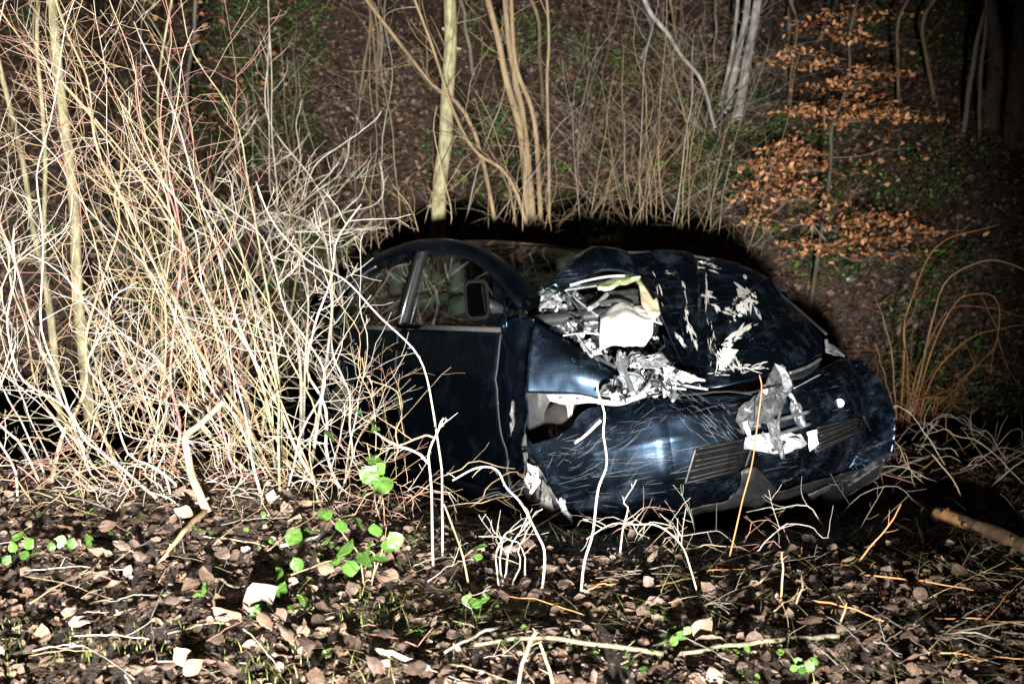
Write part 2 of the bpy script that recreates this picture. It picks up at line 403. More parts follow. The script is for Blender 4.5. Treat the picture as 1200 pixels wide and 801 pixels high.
for s in (-1, 1):
    fd = side_panel('door', -.40, .90, .20, sillz, s, dent=.012)
    fd['label'] = 'front door'
    rd = side_panel('door', -1.38, -.415, .20, sillz, s, cut=(-1.5, .32, .40), dent=.01)
    rd['label'] = 'rear door'
    side_panel('rear_wing', -2.16, -1.395, .26, lambda x: min(sillz(x), 1.04), s, cut=(-1.5, .32, .385))
    mb = MB(); mb.box((-.27, s*.80, .155), (1.15, .06, .055)); cobj('sill', mb, 'paint_side')
    # pull handles
    for d, hx in ((fd, -.27), (rd, -1.15)):
        mb = MB(); y = sidey(.90)+.02
        mb.tube(crom([(hx-.10, s*(y-.012), .895), (hx-.08, s*(y+.018), .90), (hx+.06, s*(y+.018), .905), (hx+.09, s*(y-.012), .905)], 12), .013, .013, 8)
        cobj('handle', mb, 'paint_side', d)
    # roof rail, pillars, window frames
    mb = MB(); xs = np.linspace(1.12, -2.10, 40); pr = [rail(x, s, .01) for x in xs]
    vs = []
    for p in pr:
        t = 1.0
        for dz, dy in ((-.045, .030), (-.02, .036), (.012, .02), (.03, -.02), (.02, -.075), (-.03, -.06)):
            vs.append((p[0], s*(abs(p[1])+dy), p[2]+dz))
    fs = [(i*6+j, i*6+(j+1) % 6, (i+1)*6+(j+1) % 6, (i+1)*6+j) for i in range(39) for j in range(6)]
    link_mesh('roof_rail', vs, fs, M['paint_side'], car)
    def pillar(name, x0, x1, w, mat='plastic', out=.014):
        vs = []; n = 10
        for i in range(n):
            k = i/(n-1); x = x0+(x1-x0)*k; zt = rail(x1, s)[2]-.03; z = sillz(x)-.02+(zt-sillz(x)+.02)*k; y = sidey(z)+out
            for dx, dy in ((-w, 0), (w, 0), (w, -.05), (-w, -.05)): vs.append((x+dx, s*(y+dy), z))
        return link_mesh(name, vs, [(i*4+j, i*4+(j+1) % 4, (i+1)*4+(j+1) % 4, (i+1)*4+j) for i in range(n-1) for j in range(4)], M[mat], car)
    pillar('pillar', -.43, -.50, .055)
    pillar('pillar', -1.62, -1.36, .05)
    # side panes (curved to the side surface)
    def pane(x0, x1, nx=14, nz=8):
        vs = []
        for i in range(nz):
            for j in range(nx):
                x = x0+(x1-x0)*j/(nx-1); zt = max(sillz(x)+.02, rail(x, s)[2]-.025); z = sillz(x)-.03+(zt-sillz(x)+.03)*i/(nz-1)
                vs.append((x, s*(sidey(z)-.012), z))
        o = link_mesh('window', vs, grid_faces(nz, nx), M['glass'], car); return o
    pane(.70, -.42); pane(-.46, -1.55); pane(1.08, .74); pane(-1.60, -1.98)
    # bright strips round the side windows
    mb = MB(); mb.tube([(-.375, s*(sidey(1.02)+.022), 1.02), (-.405, s*(sidey(1.2)+.022), 1.2), (-.43, s*(sidey(1.40)+.022), 1.40)], .006, .004, 6); cobj('trim_strip', mb, 'trim')
    mb = MB(); mb.tube([(x, s*(sidey(rail(x)[2]-.05)+.022), rail(x)[2]-.055) for x in np.linspace(-1.1, -1.80, 12)], .006, .006, 6); cobj('trim_strip', mb, 'trim')
    mb = MB(); mb.box((.25, s*(sidey(1.0)+.012), sillz(.2)), (.66, .008, .012)); cobj('window_seal', mb, 'rubber')
    mb = MB(); mb.box((-.95, s*(sidey(1.0)+.012), sillz(-.95)), (.50, .008, .012)); cobj('window_seal', mb, 'rubber')
    # front window post between the door pane and the small quarter pane
    mb = MB(); mb.tube([(.72, s*(sidey(1.02)+.01), 1.02), (.70, s*(sidey(1.30)+.005), 1.31)], .020, .016, 6); cobj('pillar', mb, 'plastic')

def roof_patch(name, xa, xb, ya, mat, nx=26, ny=20, crown=.05, drop=0.0):
    vs = []
    for i in range(nx):
        x = xa+(xb-xa)*i/(nx-1); p = rail(x, -1, .03)
        for j in range(ny):
            k = -1+2*j/(ny-1); vs.append((x+.16*(1-k*k)*(1 if x > .2 else (-.7 if x < -1.5 else 0))*min(1, abs(x-.2 if x > 0 else x+1.5)/.5), k*abs(p[1]), p[2]+.01+crown*(1-k*k)))
    return link_mesh(name, vs, grid_faces(nx, ny), M[mat], car)
roof_patch('roof', .26, -1.55, 0, 'paint_side')
roof_patch('windscreen', 1.10, .26, 0, 'glass', crown=.045)
roof_patch('rear_window', -1.55, -2.08, 0, 'glass')
# scuttle and wipers
mb = MB(); mb.box((1.10, 0, 1.06), (.10, .72, .025)); cobj('scuttle', mb, 'plastic')
# tailgate, rear bumper, lamps
vs = [(-2.14-.10*(1-k*k)-.06*math.sin(z*3), k*.80*(1 if z < 1 else .95), z) for z in np.linspace(.50, 1.06, 10) for k in np.linspace(-1, 1, 16)]
solid(link_mesh('tailgate', vs, grid_faces(10, 16), M['paint_side'], car), .02, 0)
vs = [(-2.17-.14*(1-abs(k)**3)-.05*math.sin((z-.2)*8), k*.83, z) for z in np.linspace(.22, .56, 8) for k in np.linspace(-1, 1, 18)]
solid(link_mesh('rear_bumper', vs, grid_faces(8, 18), M['paint_side'], car), .02, 0)
M['lens_red'] = plain('red_lens', (.10, .004, .004), .2, 0, .2, 20, 0, 1.0)
for s in (-1, 1):
    mb = MB(); mb.box((-2.15, s*.74, .90), (.05, .09, .13)); bevel(cobj('tail_lamp', mb, 'lens_red'), .03)
# floor, firewall, inner wings
mb = MB(); mb.box((-.55, 0, .22), (1.55, .76, .03)); mb.box((1.02, 0, .62), (.02, .76, .42)); cobj('floor_pan', mb, 'plastic')
mb = MB(); mb.box((1.30, 0, .36), (.45, .46, .14)); cobj('engine_undertray', mb, 'plastic')

# interior
def soft(name, c, h, mat, parent=None, rot=0.0, w=.05):
    ax = np.array([[math.cos(rot), 0, math.sin(rot)], [0, 1, 0], [-math.sin(rot), 0, math.cos(rot)]])
    mb = MB(); mb.box(c, h, ax); o = cobj(name, mb, mat, parent); bevel(o, w, 4); return o
for sx, sy in ((.0, -.36), (.0, .36), (-.95, -.36), (-.95, .36)):
    se = soft('seat', (sx+.12, sy, .52), (.26, .24, .08), 'seat')
    soft('backrest', (sx-.20, sy, .84), (.07, .24, .34), 'seat', se, -.30)
    soft('headrest', (sx-.31, sy, 1.27), (.05, .14, .09), 'seat', se, -.2, .045)
soft('dashboard', (.86, 0, .94), (.16, .70, .10), 'dash', w=.06)
mb = MB(); c = np.array([.50, .36, .98]); ax1 = np.array([0, 1, 0]); ax2 = np.array([.4, 0, .9])
mb.tube([c+ax1*.18*math.cos(a)+ax2*.18*math.sin(a) for a in np.linspace(0, 2*math.pi, 25)], .014, .014, 8, False)
mb.tube([c+ax1*.17, c-ax1*.17], .02, .02, 6); mb.tube([c, c+np.array([.25, 0, -.1])], .03, .03, 6); cobj('steering_wheel', mb, 'dash')

# wheels
def wheel(x, y, z, steer=0.0, flat_=0.0):
    s = 1 if y > 0 else -1
    w = empty('wheel', (x, y, z), car); w.rotation_euler = (0, 0, steer)
    R0, W = .315, .098; prof = [(.205, -W+.01), (.24, -W), (.285, -W+.004), (R0-.008, -W+.02), (R0, -W*.5), (R0+.002, 0), (R0, W*.5), (R0-.008, W-.02), (.285, W-.004), (.24, W), (.205, W-.01)]
    n = 40; vs = []; fs = []
    for i in range(n):
        a = 2*math.pi*i/n
        for r, yy in prof: vs.append((r*math.cos(a), yy, r*math.sin(a)))
    k = len(prof)
    for i in range(n):
        for j in range(k-1): fs.append((i*k+j, i*k+j+1, ((i+1) % n)*k+j+1, ((i+1) % n)*k+j))
    link_mesh('tyre', vs, fs, M['mudrubber'], w)
    mb = MB()
    for i in range(9):
        a = 2*math.pi*i/9; mb.tube([(0, s*.055, 0), (.2*math.cos(a), s*.075, .2*math.sin(a))], .026, .017, 6)
    mb.tube([(0, s*.02, 0), (0, s*.075, 0)], .06, .05, 14)
    mb.tube([(.206*math.cos(a), s*.075, .206*math.sin(a)) for a in np.linspace(0, 2*math.pi, 33)], .012, .012, 6, False)
    mb.build('rim', M['metal_dull'], w)
wheel(1.20, -.62, .36, -.25); wheel(1.25, .72, .32, -.15); wheel(-1.50, -.74, .31); wheel(-1.50, .74, .31)

# ------------------------------------------------------------------ wing mirror, folded so that its glass looks forward
def crush(o):
    for v in o.data.vertices:
        x, y, z = v.co
        if z > 1.0 and x < 1.3:
            k = max(0, (y+.62)/1.25); h = min(1, (z-1.0)/.45); v.co = (x, y-.17*k*h, z-.17*k*h)
for o in car.children:
    if o.type == 'MESH' and o.name.split('.')[0] in ('roof', 'windscreen', 'rear_window', 'roof_rail', 'pillar', 'window', 'trim_strip'): crush(o)
mir = empty('wing_mirror', (0, 0, 0), car)
mc = hit(559, 351, lambda q: q[:, 1]+.93)
view = (CO-mc); view /= np.linalg.norm(view); mx_ = np.cross([0, 0, 1], view); mx_ /= np.linalg.norm(mx_); mz_ = np.cross(view, mx_)
def rrect(w, h, rc, n=6):
    out = []
    for cx, cy, a0 in ((w-rc, h-rc, 0), (-w+rc, h-rc, 90), (-w+rc, -h+rc, 180), (w-rc, -h+rc, 270)):
        for i in range(n): a = math.radians(a0+90*i/(n-1)); out.append((cx+rc*math.cos(a), cy+rc*math.sin(a)))
    return out
ring = rrect(.052, .088, .03); n = len(ring)
vs = []
for dz, sc_ in ((.0, .90), (.006, 1.0), (-.03, 1.14), (-.08, 1.05), (-.12, .6)):
    vs += [mc+mx_*a*sc_+mz_*b*sc_+view*dz for a, b in ring]
fs = [(l*n+i, l*n+(i+1) % n, (l+1)*n+(i+1) % n, (l+1)*n+i) for l in range(4) for i in range(n)]+[tuple(range(4*n, 5*n))]
link_mesh('mirror_housing', vs, fs, M['void'], mir)
vm = view + mx_*.10 + mz_*(-.05)
link_mesh('mirror_glass', [mc+mx_*a*.9+mz_*b*.9+view*(.002-.42*a-.10*b) for a, b in ring], [tuple(range(n))], M['mirror'], mir, False)
mb = MB(); mb.tube([mc-view*.09, hit(592, 366, side)], .035, .03, 8); mb.build('mirror_arm', M['plastic'], mir)
net('mirror_sail', [[(576, 324), (586, 332), (592, 340)], [(578, 350), (586, 354), (593, 358)], [(580, 382), (588, 383), (594, 384)]], lambda q: side(q)-.028, 'paint_side', 5, 5, mir)
net('mirror_foot', [[(566, 370), (580, 366), (592, 372)], [(562, 382), (580, 382), (592, 384)]], lambda q: side(q)-.05, 'paint_side', 5, 4, mir, rough=.01)
# ------------------------------------------------------------------ crumpled front end
# bonnet, tented and torn, its rear edge kicked up over the windscreen
def unit_(v): return v/np.linalg.norm(v)
M['lens'] = glassmat('clear_lens', (.9, .93, .95), .15)
bon = net('bonnet', [
 [(724, 296, .0), (775, 297, .02), (830, 303, .02), (882, 322, .02), (927, 356, .0), (968, 392, -.02)],
 [(748, 322, .0), (795, 328, .02), (845, 334, .03), (887, 350, .03), (928, 374, .02), (971, 400, -.03)],
 [(768, 356, .0), (806, 362, .01), (846, 369, .02), (887, 381, .05), (927, 393, .04), (967, 408, -.03)],
 [(778, 384, .02), (812, 396, -.01), (846, 406, .0), (881, 413, .05), (918, 416, .03), (955, 416, -.03)],
 [(800, 424, .0), (826, 441, -.04), (850, 446, -.03), (882, 443, -.02), (918, 432, -.03), (948, 421, -.05)]],
 bonnet_s, 'paint', 64, 52, creases=[((826, 440, 822, 306), -.050, 5), ((826, 440, 787, 330), .038, 5), ((826, 440, 800, 375), -.050, 4), ((826, 440, 862, 372), .034, 5), ((862, 372, 905, 330), .020, 6), ((775, 345, 740, 303), -.025, 5), ((845, 430, 905, 385), -.024, 5), ((900, 420, 940, 380), .014, 6), ((780, 335, 800, 400), .018, 4)], rough=.017, rs=.012, seed=2.0, th=.006)
# left-over strip of the bonnet folded up against the windscreen
net('bonnet_fold', [[(641, 338, .0), (662, 317, .03), (690, 299, .04), (722, 295, .02)], [(650, 336, .01), (672, 321, .05), (700, 307, .07), (737, 308, .03)], [(655, 340, -.02), (678, 331, .0), (706, 322, .02), (747, 322, .0)]],
    bonnet_s, 'paint', 26, 16, bon, rough=.012, rs=.03, th=.006, creases=[((650, 332, 730, 304), .012, 4)])
pipe('bonnet_lip', [(722, 295), (775, 297), (830, 303), (882, 321), (927, 355), (969, 392)], lambda q: bonnet_s(q)-.012, .007, 'plastic', bon, n=30)
pipe('folded_edge', [(668, 334), (690, 328), (712, 324), (732, 323)], lambda q: bonnet_s(q)-.02, .006, 'metal', bon)
net('bonnet_flap', [[(776, 392), (800, 412), (828, 440)], [(778, 404), (802, 424), (830, 446)], [(770, 408), (796, 432), (822, 449)]], lambda q: bonnet_s(q)+.03, 'paint', 14, 8, bon, rough=.01, rs=.05)

# stripped paint and splintered wood pulp smeared on the bonnet
def smear(name, pxs, parent=bon, seed=1, jag=3.0, lift=.045, mat='scrape', surf=bonnet_s):
    rnd = random.Random(seed); ring = []
    n = len(pxs)
    for i in range(n):
        a, b = np.array(pxs[i], float), np.array(pxs[(i+1) % n], float); k = max(3, int(np.linalg.norm(b-a)/2.2))
        for j in range(k): ring.append(a+(b-a)*j/k+np.array([rnd.uniform(-jag, jag), rnd.uniform(-jag, jag)]))
    c = sum(ring)/len(ring); vs = [snap(p) for p in ring]+[snap(c+(p-c)*.5) for p in ring]+[snap(c)]
    m = len(ring)
    fs = [(i, (i+1) % m, m+(i+1) % m, m+i) for i in range(m)]+[(m+i, m+(i+1) % m, 2*m) for i in range(m)]
    o = link_mesh(name, vs, fs, M[mat], parent, False); solid(o, .003, 0); return o
from mathutils.bvhtree import BVHTree
def bvh_of(o):
    me = o.data; return BVHTree.FromPolygons([v.co.copy() for v in me.vertices], [tuple(p.vertices) for p in me.polygons])
BV = bvh_of(bon)
def snap(p, lift=.006):
    d = Vector(cray(p[0], p[1])).normalized(); h = BV.ray_cast(Vector(CO), d)
    if h[0] is None: q = Vector(hit(p[0], p[1], bonnet_s))
    else: q = h[0]
    return np.array(q - d*lift)
def splinters(cx, cy, L, W, ang, n, seed, ln=10, wd=2.2, fan=.5):
    """a ragged patch: many short slivers side by side along one direction"""
    r = random.Random(seed); mb = MB()
    for _ in range(n):
        u, v = r.gauss(0, .45), r.gauss(0, .45); a = math.radians(ang)+r.gauss(0, fan*.35)+fan*v*.5
        ca, sa = math.cos(math.radians(ang)), math.sin(math.radians(ang)); x, y = cx+u*L*ca-v*W*sa, cy+u*L*sa+v*W*ca
        l = ln*r.uniform(.3, 1.2); w = wd*r.uniform(.4, 1.2); dx, dy = math.cos(a), math.sin(a); ring = []
        for t, k in ((-1, .1), (-.5, .8), (.1, 1), (.6, .6), (1, .05)): ring.append((x+dx*l*t-dy*w*k, y+dy*l*t+dx*w*k*r.uniform(.7, 1.3)))
        for t, k in ((.6, .6), (.1, 1), (-.5, .8)): ring.append((x+dx*l*t+dy*w*k, y+dy*l*t-dx*w*k*r.uniform(.7, 1.3)))
        lf = r.uniform(.004, .010); top = [snap(p, lf) for p in ring]; bot = [snap(p, lf-.003) for p in ring]; m = len(ring)
        mb.poly(top+bot, [tuple(range(m))]+[(i, m+i, m+(i+1) % m, (i+1) % m) for i in range(m)])
    o = cobj('scrape', mb, 'scrape', bon, smooth=False); o['kind'] = 'stuff'; return o
splinters(834, 310, 12, 9, 10, 34, 1, 8, 1.6)
splinters(872, 344, 26, 12, 62, 70, 2, 9, 2.2, .9)
splinters(866, 360, 16, 12, -20, 44, 22, 8, 2.0, .9)
splinters(852, 364, 8, 4, 30, 12, 23, 6, 1.4)
splinters(831, 346, 6, 4, 0, 14, 3, 6, 1.8)
splinters(841, 360, 7, 2, 35, 9, 4, 5, 1.3)
splinters(872, 386, 18, 3.5, -32, 34, 5, 7, 1.6)
splinters(853, 414, 8, 20, 5, 60, 6, 6, 1.7, 1.2)
splinters(848, 424, 10, 12, 75, 34, 26, 9, 1.2, .7)
splinters(862, 424, 12, 4, 70, 14, 27, 8, .9, .4)
splinters(804, 360, 22, 2.5, 82, 24, 7, 8, 1.1, .3)
splinters(812, 392, 22, 5, 66, 26, 17, 8, .9, .4)
splinters(787, 319, 7, 2, 5, 9, 8, 5, 1.2)
splinters(828, 346, 34, 1.5, 88, 22, 10, 9, .8, .2)
splinters(797, 396, 12, 3, 48, 14, 12, 7, 1.0, .4)
splinters(834, 400, 30, 6, 78, 22, 13, 9, .7, .4)
splinters(774, 340, 30, 8, 70, 10, 14, 6, .6, .5)
splinters(885, 430, 30, 5, -8, 20, 15, 7, .7, .5)
splinters(846, 438, 14, 3, 0, 10, 16, 6, .9, .5)

# torn front wing with its bright inner flange
def wing_s(q): return (q-np.array([1.45, -.79, .88])) @ np.array([.74, -.56, .36])
wing = net('front_wing', [[(627, 376, .0), (660, 396, .0), (692, 418, .0), (722, 436, -.01)], [(623, 402, .02), (655, 414, .03), (686, 430, .03), (716, 445, .01)], [(619, 430, .02), (650, 436, .03), (680, 446, .03), (710, 456, .01)], [(616, 460, .0), (645, 461, .0), (675, 462, .0), (702, 466, -.01)]],
    wing_s, 'paint', 26, 22, rough=.006, rs=.02, seed=4.0, th=.004)
net('wing_flange', [[(640, 462), (662, 462), (684, 462), (703, 466), (722, 440)], [(645, 470), (664, 474), (686, 472), (706, 470), (730, 452)]], lambda q: wing_s(q)+.012, 'metal', 22, 5, wing, rough=.008, rs=.08, seed=2.0)
for bx, by in ((658, 467), (678, 468)):
    c = hit(bx, by, wing_s); mb = MB(); mb.tube([c, c+np.array([0, -.012, 0])], .010, .009, 8); cobj('bolt', mb, 'trim', wing)
# door shut face and the ribbed black rear end of the wing
net('door_shut_panel', [[(586, 380), (604, 372), (618, 372), (628, 372)], [(584, 430), (601, 428), (612, 428), (620, 430)], [(582, 500), (598, 500), (608, 500), (617, 498)], [(582, 565), (597, 562), (604, 558), (611, 550)]],
    lambda q: -q[:, 1]-.80, 'paint_side', 18, 40, creases=[((603, 380, 596, 560), -.02, 3), ((613, 380, 603, 555), .02, 3)], rough=.02, rs=.045)
net('wheel_liner', [[(612, 446), (625, 452), (650, 462)], [(602, 480), (618, 478), (645, 470)], [(600, 520), (610, 505), (624, 488)], [(604, 552), (612, 540), (620, 526)]], lambda q: -q[:, 1]-.70, 'liner', 16, 22, rough=.02, rs=.05, seed=8.0)
net('wheel_liner', [[(612, 530), (622, 530), (634, 542), (650, 560)], [(614, 560), (628, 566), (644, 572), (660, 586)], [(624, 600), (636, 606), (650, 608), (668, 616)]], lambda q: -q[:, 1]-.74, 'liner', 18, 22, rough=.035, rs=.06, seed=11.0)
shard('torn_liner', [(618, 542), (630, 548), (632, 566), (622, 580), (616, 566)], lambda q: -q[:, 1]-.80, 'white_plastic', bend=.012, seed=31, smooth=True)
shard('torn_liner', [(636, 562), (644, 572), (646, 600), (640, 612), (634, 590)], lambda q: -q[:, 1]-.82, 'liner', bend=.015, seed=32)
shard('torn_liner', [(652, 572), (660, 586), (671, 612), (664, 606), (652, 586)], lambda q: -q[:, 1]-.86, 'metal_dull', bend=.01, seed=33)
shard('torn_liner', [(600, 470), (612, 462), (616, 470), (608, 520), (601, 540), (598, 500)], lambda q: -q[:, 1]-.79, 'liner', bend=.01, seed=34)

# bumper skin, torn loose at the wheel arch
def bmp(q): return np.where(q[:, 1] > -.55, bumper_s(q), q[:, 0]-(2.0-.42*(.55/.85)**2.5-.30*((q[:, 2]-.50)/.40)**2+1.05*(q[:, 1]+.55)+.02))
BROWS = [
 [(611, 523, .0), (648, 513, .02), (668, 502, .02), (690, 479, .0), (740, 471, .0), (790, 466, .0), (840, 463, .0), (900, 457, .0), (945, 441, .0), (985, 421, .0), (1012, 422, .0)],
 [(622, 534, .0), (654, 530, .02), (676, 522, .04), (702, 505, .04), (747, 499, .04), (795, 494, .03), (845, 489, .0), (905, 482, -.02), (955, 468, .01), (1002, 450, .02), (1035, 452, .0)],
 [(636, 552, .0), (664, 551, .02), (685, 547, .04), (708, 539, .05), (752, 533, .05), (800, 527, .03), (850, 520, .0), (910, 510, -.03), (960, 500, .0), (1010, 483, .02), (1048, 482, .0)],
 [(651, 580, .0), (676, 579, .01), (692, 578, .03), (714, 574, .04), (756, 568, .04), (805, 559, .02), (855, 550, .0), (915, 540, -.02), (965, 528, .0), (1012, 515, .01), (1049, 508, .0)],
 [(671, 613, -.02), (690, 620, .0), (705, 620, .0), (726, 617, .0), (768, 609, .0), (812, 594, .0), (860, 582, .0), (918, 571, .0), (970, 556, .0), (1015, 543, .0), (1045, 530, .0)]]
bum = net('front_bumper', BROWS, bmp, 'paint', 96, 44, creases=[((700, 530, 800, 512), .010, 6), ((800, 470, 900, 462), -.018, 6), ((870, 560, 890, 520), -.03, 8), ((905, 470, 900, 540), -.03, 10), ((800, 490, 872, 478), .012, 6)], rough=.012, rs=.012, seed=6.0, th=.005)
# the far end of the bumper wraps round to the other wheel
vs = []
for i in range(9):
    z = .78-.56*i/8
    for j in range(8):
        k = j/7; vs.append((1.62-.50*k-.10*((z-.5)/.4)**2, .77+.03*math.sin(k*1.57)-.05*((z-.5)/.4)**2, z))
solid(link_mesh('bumper_end', vs, grid_faces(9, 8), M['paint'], bum), .005, 0)
BB = bvh_of(bum)
def bsnap(p, lift=.006):
    d = Vector(cray(p[0], p[1])).normalized(); h = BB.ray_cast(Vector(CO), d)
    q = h[0] if h[0] is not None else Vector(hit(p[0], p[1], bmp))
    return np.array(q-d*lift)
def strip(name, a, b, r, mat, parent, lift=.008, n=10, sides=6):
    mb = MB(); mb.tube([bsnap(np.array(a)+(np.array(b)-np.array(a))*k/(n-1), lift) for k in range(n)], r, r, sides); return cobj(name, mb, mat, parent)
def plate(name, quad, mat, parent, lift, nu=8, nv=6):
    a, b, c, d = [np.array(q, float) for q in quad]; vs = []
    for i in range(nv):
        for j in range(nu):
            u, v = j/(nu-1), i/(nv-1); vs.append(bsnap(a*(1-u)*(1-v)+b*u*(1-v)+c*u*v+d*(1-u)*v, lift))
    o = link_mesh(name, vs, grid_faces(nv, nu), M[mat], parent); solid(o, .004, 0); return o
rnd_g = random.Random(9)
for quad, ns in (([(815, 526), (884, 514), (872, 552), (803, 566)], 6), ([(955, 502), (1012, 488), (1020, 504), (956, 530)], 6)):
    g = plate('lower_grille', quad, 'void', car, .008)  # no opening cut: the plate's black colour stands in for the recess's shade
    a, b, c, d = [np.array(q, float) for q in quad]
    for i in range(ns+1):
        k = i/ns; strip('slat', a+(d-a)*k+np.array([rnd_g.uniform(0, 6), rnd_g.uniform(-1, 1)]), b+(c-b)*k-np.array([rnd_g.uniform(0, 18), rnd_g.uniform(-1.5, 1.5)]), .0045, 'plastic', g, .020)
    strip('grille_edge', a, d, .005, 'plastic_grey', g, .018); strip('grille_edge', b, c, .006, 'plastic', g, .022)
# bumper lip and lower valance
net('bumper_lip', [[(770, 609), (812, 596), (860, 584), (918, 573), (970, 558), (1015, 545), (1044, 530)], [(774, 614), (815, 603), (862, 594), (918, 584), (972, 568), (1016, 554), (1043, 538)]], lambda q: bmp(q)+.02, 'plastic', 40, 6, bum, rough=.015, rs=.03, seed=3.0)
net('valance', [[(802, 598), (850, 590), (900, 582), (945, 572), (990, 558), (1036, 538)], [(800, 606), (850, 604), (900, 600), (945, 590), (990, 572), (1034, 548)], [(806, 612), (852, 614), (902, 608), (945, 598), (990, 584), (1030, 560)]], lambda q: bmp(q)+.10, 'plastic', 36, 9, bum, rough=.03, rs=.03, seed=7.0)
net('valance_tear', [[(868, 552), (884, 546), (900, 560)], [(866, 572), (884, 575), (912, 578)], [(852, 586), (880, 590), (905, 588)]], lambda q: bmp(q)-.02, 'plastic', 10, 10, bum, rough=.03, rs=.06, seed=9.0)
net('valance_edge', [[(946, 578), (990, 560), (1036, 532)], [(950, 586), (992, 570), (1036, 541)]], lambda q: bmp(q)-.005, 'plastic_grey', 20, 5, bum, rough=.01, rs=.05)
c = bsnap((984, 472), .012); d_ = Vector(cray(984, 472)).normalized(); mb = MB(); mb.tube([c+np.array(d_)*.01, c-np.array(d_)*.004], .021, .019, 16); cobj('bumper_disc', mb, 'white_plastic', bum)  # small white disc set on the bumper skin

# deep scratches gouged in swaths across the bumper skin
def gouges(cx, cy, L, W, ang, n, seed, ln=14, wd=.45, fan=.15):
    r = random.Random(seed); mb = MB(); A = math.radians(ang); n = n//2; ln *= 1.7; wd *= .9
    for _ in range(n):
        u, v = r.gauss(0, .45), r.gauss(0, .45); a = A+r.gauss(0, fan); x, y = cx+u*L*math.cos(A)-v*W*math.sin(A), cy+u*L*math.sin(A)+v*W*math.cos(A)
        l = ln*r.uniform(.2, 1.2); w = .6*wd*r.uniform(.3, 1.5); dx, dy = math.cos(a), math.sin(a); b = r.uniform(-.08, .08)*l
        top = []; k = 6
        for i in range(k): t = -1+2*i/(k-1); top.append((x+dx*l*t-dy*(b*t*t+w*(1-t*t)), y+dy*l*t+dx*(b*t*t+w*(1-t*t))))
        for i in range(k-1, -1, -1): t = -1+2*i/(k-1); top.append((x+dx*l*t-dy*(b*t*t-w*(1-t*t)), y+dy*l*t+dx*(b*t*t-w*(1-t*t))))
        p = [bsnap(q, .0045) for q in top]; m = len(p)
        mb.poly(p, [(i, i+1, m-2-i, m-1-i) for i in range(k-1)])
    o = cobj('scratch', mb, 'gouge', bum, smooth=False); o['kind'] = 'stuff'; return o
M['gouge'] = plain('scratched_primer', (.055, .06, .068), .7, 0, .7, 120, 0)
gouges(690, 520, 60, 34, -28, 60, 1, 8, .4, .3); gouges(735, 548, 110, 22, -9, 46, 2, 22, .4, .08); gouges(752, 500, 60, 24, -30, 30, 3, 10, .35, .3)
gouges(832, 490, 44, 26, 38, 60, 4, 10, .5, .2); gouges(845, 506, 60, 16, 30, 34, 5, 12, .45, .25); gouges(1000, 470, 30, 22, -35, 46, 6, 10, .5, .35); gouges(1012, 488, 26, 18, -25, 30, 7, 9, .5, .3)
gouges(985, 535, 70, 8, -20, 34, 8, 20, .5, .08); gouges(950, 552, 60, 10, -16, 26, 9, 16, .45, .1); gouges(740, 520, 70, 40, -60, 22, 10, 9, .3, .4); gouges(800, 555, 60, 20, -14, 26, 11, 16, .4, .15)
gouges(650, 535, 40, 22, -20, 40, 12, 7, .4, .5); gouges(860, 470, 60, 8, -6, 26, 13, 12, .45, .12); gouges(700, 590, 50, 20, -10, 26, 14, 10, .35, .4)

# smashed number plate carrier and grille frame in the middle
gr = empty('grille_wreckage', (0, 0, 0), car)
o1 = lambda q: bmp(q)-.035
shard('panel', [(884, 470), (906, 430), (917, 427), (930, 452), (912, 484), (898, 496), (884, 494)], lambda q: bmp(q)-.075, 'plastic_grey', gr, bend=.014, seed=3)
shard('panel', [(866, 478), (886, 462), (892, 500), (872, 508), (862, 492)], lambda q: bmp(q)-.04, 'plastic_grey', gr, bend=.012, seed=4)
shard('panel', [(908, 426), (920, 430), (928, 452), (922, 458)], lambda q: bmp(q)-.085, 'metal_dull', gr, bend=.006, seed=5)
shard('panel', [(870, 494), (876, 492), (882, 514), (876, 512)], lambda q: bmp(q)-.06, 'alu', gr, bend=.003, seed=6)
shard('panel', [(946, 506), (957, 503), (959, 520), (949, 528)], lambda q: bmp(q)-.05, 'white_plastic', gr, bend=.004, seed=7)
shard('panel', [(874, 512), (905, 506), (938, 508), (946, 520), (918, 532), (890, 528), (872, 526)], o1, 'metal_dull', gr, bend=.02, seed=8)
shard('panel', [(928, 462), (940, 478), (944, 500), (934, 498), (926, 478)], o1, 'plastic_grey', gr, bend=.01, seed=9)
shard('panel', [(898, 492), (908, 490), (918, 528), (916, 538), (906, 520)], lambda q: bmp(q)-.065, 'plastic_grey', gr, bend=.008, seed=10)
for pts, r, mt in (([(905, 494), (948, 482)], .010, 'plastic_grey'), ([(908, 510), (950, 496)], .009, 'plastic_grey'), ([(912, 472), (926, 462), (942, 500)], .010, 'metal_dull'), ([(918, 468), (912, 496), (918, 536)], .008, 'plastic_grey'), ([(884, 492), (896, 486), (912, 508)], .007, 'metal_dull'), ([(930, 455), (962, 438)], .003, 'alu'), ([(905, 528), (930, 512), (944, 522)], .008, 'plastic')):
    pipe('strut', pts, o1, r, mt, gr, 6)
strip('trim_strip', (878, 520), (896, 516), .008, 'cream', gr, .03)
